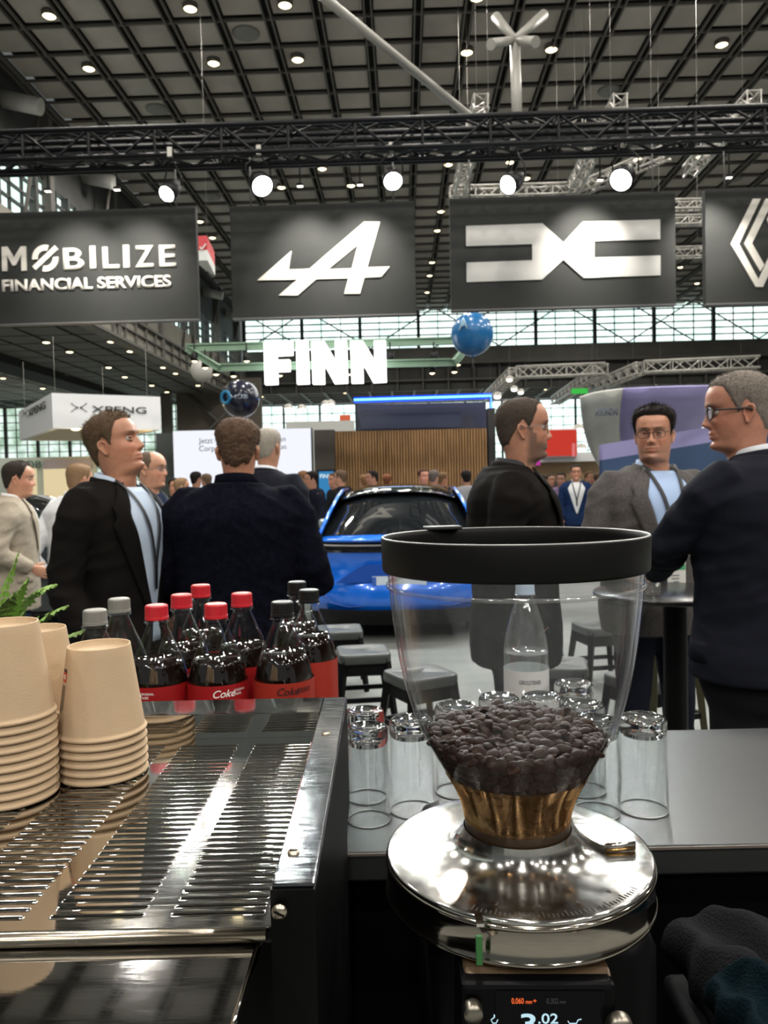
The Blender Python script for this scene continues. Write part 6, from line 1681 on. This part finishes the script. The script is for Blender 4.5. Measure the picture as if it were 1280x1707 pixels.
for sg in (-1, 1):
    # body side, fender and window band
    rows = []
    for Y, w0, w1, w2, w3, zt, rz, rw in ((.36, .84, .93, .93, .88, 1.03, 1.04, .84), (.7, .90, .945, .94, .86, 1.04, 1.22, .74), (1.1, .91, .94, .93, .84, 1.03, 1.40, .66), (1.7, .90, .93, .92, .82, 1.01, 1.47, .62), (2.4, .90, .93, .92, .82, .99, 1.46, .62), (3.0, .91, .94, .93, .83, .98, 1.34, .68), (3.6, .90, .945, .93, .83, .97, 1.04, .80), (4.2, .84, .90, .89, .84, .90, .92, .80)):
        rows.append([H(CX+sg*w0, CY+Y, .24), H(CX+sg*w1, CY+Y, .45), H(CX+sg*w2, CY+Y, .75), H(CX+sg*w3, CY+Y, zt)])
    mb = MB(); mb.grid(rows, closed=False); mb.build('side_panel', CARB, car)
    rows = []
    for Y, w3, zt, rz, rw in ((.36, .80, 1.04, 1.06, .78), (.7, .84, 1.05, 1.26, .71), (1.1, .83, 1.04, 1.41, .655), (1.7, .815, 1.02, 1.455, .64), (2.4, .815, 1.0, 1.45, .64), (3.0, .825, .99, 1.33, .69), (3.6, .83, .98, 1.05, .80)):
        rows.append([H(CX+sg*w3, CY+Y, zt), H(CX+sg*(w3+rw)/2*1.01, CY+Y, (zt+rz)/2), H(CX+sg*rw, CY+Y, rz)])
    mb = MB(); mb.grid(rows, closed=False); mb.build('side_window', CARG, car)
    mb = MB(); mb.tube([H(CX+sg*x, CY+y, z) for x, y, z in ((.80, .34, 1.03), (.725, .62, 1.235), (.655, .98, 1.41), (.635, 1.4, 1.475), (.635, 2.2, 1.49), (.66, 2.8, 1.42), (.76, 3.4, 1.14))], .020, 8); mb.build('roof_rail', CARB, car)
    mb = MB(); mb.box(H(CX+sg*.97, CY+2.95, 1.03), (.22, .12, .14), HR, bevel=.04); mb.build('mirror', mat('mirror_silver', (.42, .5, .47), .25, metal=.6), car)
    for Y in (.80, 3.55):
        c = H(CX+sg*.80, CY+Y, .345); w_ = thing('tmp', '', '', (0, 0, 0)); bpy.data.objects.remove(w_)
        mb = MB(); mb.lathe([(.20, -.10), (.32, -.115), (.345, -.09), (.345, .09), (.32, .115), (.20, .10)], 36, c, axis=HR @ Vector((1, 0, 0))); wl_ = mb.build('wheel', mat('tyre', (.012, .012, .012), .8), car)
        mb = MB(); mb.lathe([(0, .09), (.05, .09), (.06, .07), (.2, .06), (.22, .08), (.22, -.08), (0, -.06)], 20, c, axis=HR @ Vector((sg, 0, 0))); mb.build('rim', mat('alloy', (.3, .3, .3), .3, metal=.9), wl_)
mb = MB()
mb.grid([[H(CX+x, CY+.30*abs(x/.92)**3.2+dy, z) for x in [k*.1-.8 for k in range(17)]] for z, dy in ((.34, -.012), (.24, .03), (.17, .14))], closed=False); mb.build('diffuser', CARK, car)
mb = MB(); mb.box(H(CX, CY+2.2, .30), (1.55, 3.9, .22), HR); mb.build('underbody', CARK, car)
# plate recess, its shade put into a darker blue, and plate
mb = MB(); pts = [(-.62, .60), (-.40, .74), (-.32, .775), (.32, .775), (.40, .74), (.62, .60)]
mb.prism(pts, H(CX, CY+.045, 0), EX, UP, -EY, .012); mb.build('plate_recess', mat('car_blue_shade', (.003, .05, .30), .4), car)
mb = MB(); mb.box(H(CX-.0, CY+.025, .60), (.52, .015, .12), HR); pl = mb.build('number_plate', mat('plate_white', (.50, .58, .66), .4), car)
mb = MB(); mb.box(H(CX-.24, CY+.015, .60), (.04, .004, .11), HR); mb.build('plate_band', mat('plate_blue', (.03, .10, .40), .4), pl)
mb = MB(); mb.tube([H(CX+x, CY-.002+.30*abs(x/.92)**3.2, z) for x, z in ((-.78, .52), (-.66, .40), (-.5, .37), (.5, .37), (.66, .40), (.78, .52))], .006, 6); mb.build('bumper_crease', mat('car_blue_shade', (0, 0, 0)), car)  # crease shade drawn as a line of darker blue
mb = MB(); mb.tube([H(CX+x, CY+.30*abs(x/.9)**3.2+.095, .93) for x in [k*.08-.88 for k in range(23)]], .012, 6); mb.build('tail_trim', CARK, car)
# dark car behind the white shirt at the left, side on
dk = dup(car, (-4.65, 9.3, 0), math.radians(-90), 'dark grey car, its roof and window showing behind the white shirt at the left')
DG = mat('car_dark', (.010, .013, .016), .18, coat=.8); WG = mat('car_window_green', (.035, .060, .045), .08, coat=.5)
for ch in dk.children:
    if ch.name.startswith(('number_plate', 'bumper_crease')): continue
    m0 = ch.data.materials[0]
    if m0 in (CARB, MATS['car_blue_shade']) or (m0 == CARG and ch.name.startswith('side_window')):
        ch.data = ch.data.copy(); ch.data.materials[0] = WG if m0 == CARG else DG
# ================================================================== STOOLS AND BAR TABLE
STT = mat('stool_grey_plastic', (.060, .066, .064), .38, spec=.35); STK = mat('stool_black', (.004, .004, .0045), .5, spec=.12)
def make_stool(loc, label, rot=0, h=.45, w=.34):
    t = thing('stool', label, 'stool', loc, rot, None)
    mb = MB(); r = .05; n = 6; ring = []
    for cx, cy, a0 in ((w/2-r, w/2-r, 0), (-w/2+r, w/2-r, 90), (-w/2+r, -w/2+r, 180), (w/2-r, -w/2+r, 270)):
        for k in range(n+1): a = math.radians(a0+90*k/n); ring.append((cx+r*math.cos(a), cy+r*math.sin(a)))
    N_ = len(ring); sl = [(.045*math.cos(2*PI*k/N_+.3), .010*math.sin(2*PI*k/N_+.3)) for k in range(N_)]
    # plate with a grip slot
    sl = []
    for x, y in ring:
        a = math.atan2(y, x); c, s_ = math.cos(a), math.sin(a); q = (abs(c/.045)**4+abs(s_/.011)**4)**(-.25); sl.append((c*q, s_*q))
    rows = [[Vector((x*.97, y*.97, h-.06)) for x, y in ring], [Vector((x, y, h-.05)) for x, y in ring], [Vector((x, y, h-.012)) for x, y in ring], [Vector((x*.975, y*.975, h)) for x, y in ring], [Vector((x*.9, y*.9, h+.001)) for x, y in ring], [Vector((x, y, h-.002)) for x, y in sl], [Vector((x*.95, y*.9, h-.05)) for x, y in sl]]
    mb.grid(rows, 0, True, True); mb.build('seat', STT, t, world=False)
    for sx in (-1, 1):
        for sy in (-1, 1):
            mb = MB(); a = Vector((sx*(w/2-.035), sy*(w/2-.035), h-.03)); b = Vector((sx*(w/2+.015), sy*(w/2+.015), .0))
            mb.tube([a, b], [(.034, .030), (.024, .020)], 4, up=(1, 0, 0), smooth=False); mb.build('leg', STK, t, world=False)
    mb = MB()
    for sx, sy in ((1, 0), (-1, 0), (0, 1), (0, -1)):
        mb.box((sx*(w/2-.005), sy*(w/2-.005), h*.35), (.02 if sx else w, .02 if sy else w, .03))
    mb.box((0, 0, h-.10), (w*.86, w*.86, .08)); mb.build('stretcher', STK, t, world=False); return t
def floorpt(px, py, z): p = atz(px, py, z); return (p.x, p.y, 0)
s0 = make_stool(floorpt(605, 1083, .45), 'grey topped black stool with a grip slot, right of the black capped bottles', .12)
for px, py, rot, lb in ((566, 1047, .1, 'grey topped black stool farther back, right of the black capped bottles'), (930, 1104, -.2, 'grey topped stool seen through the hopper, right of the water bottle'),
                        (885, 1050, .3, 'grey topped stool seen through the hopper, behind the one by the water bottle'), (1000, 1040, .2, 'grey topped stool seen through the hopper beside the grey blazer'), (700, 1120, .5, 'grey topped stool seen through the left part of the hopper'),
                        (1075, 1125, .5, 'grey topped stool just right of the hopper wall')):
    dup(s0, floorpt(px, py, .45), rot, lb)
hs = make_stool(floorpt(1098, 1040, .74), 'tall dark bar stool with olive legs beside the bar table', .3, .74, .32)
for ch in hs.children:
    if ch.name.startswith('leg'): ch.data.materials[0] = mat('olive_metal', (.045, .042, .018), .5)
tp = atz(1112, 985, 1.10)
bt = thing('bar_table', 'round black standing table on one thick black post, beside the dark suit', 'table', (tp.x, tp.y, 0))
mb = MB(); mb.lathe([(0, 1.075), (.25, 1.075), (.28, 1.083), (.28, 1.097), (.275, 1.10), (0, 1.10)], 64, (tp.x, tp.y, 0)); mb.build('tabletop', mat('table_dark_top', (.02, .02, .02), .25), bt)
mb = MB(); mb.lathe([(.045, .03), (.045, 1.075)], 32, (tp.x+.03, tp.y, 0)); mb.build('post', STK, bt)
mb = MB(); mb.lathe([(0, 0), (.28, 0), (.28, .012), (.05, .035), (0, .035)], 48, (tp.x+.03, tp.y, 0)); mb.build('base', STK, bt)
gq = at(1086, 960, tp.y-.08)
mb = MB(); R_ = .032; mb.lathe([(0, 0), (R_-.003, 0), (R_, .004), (R_+.001, .12), (R_-.0015, .12), (R_-.002, .01), (0, .008)], 32, (gq.x, gq.y, 1.1005)); tag(mb.build('drinking_glass', clear('table_glass', (.93, .95, .94), 2.5, .02, 1.5, .05)), 'tall clear glass standing on the round bar table near the hand', 'glass')
# info screen beside the crowd
a, b = at(531, 786, 14.4), at(557, 832, 14.4)
t = thing('info_screen', 'small blue lit info screen with white letters left of the car roof', 'screen', ((a.x+b.x)/2, 14.45, 0))
mb = MB(); mb.box(((a.x+b.x)/2, 14.45, (a.z+b.z)/2), (b.x-a.x+.06, .06, a.z-b.z+.06)); mb.build('frame', LAMPB, t)
mb = MB(); mb.box(((a.x+b.x)/2, 14.415, (a.z+b.z)/2), (b.x-a.x, .01, a.z-b.z)); mb.build('display', emit('screen_blue', (.05, .28, .60), .8), t)
mb = MB(); mb.box(((a.x+b.x)/2, 14.45, b.z/2), (.08, .05, b.z)); mb.build('stand', LAMPB, t)
text('screen_text', 'FINN', at(533, 797, 14.405), (1, 0, 0), UP, .075, emit('screen_white', (.7, .9, .95), .9), t, .003, .03, .23)
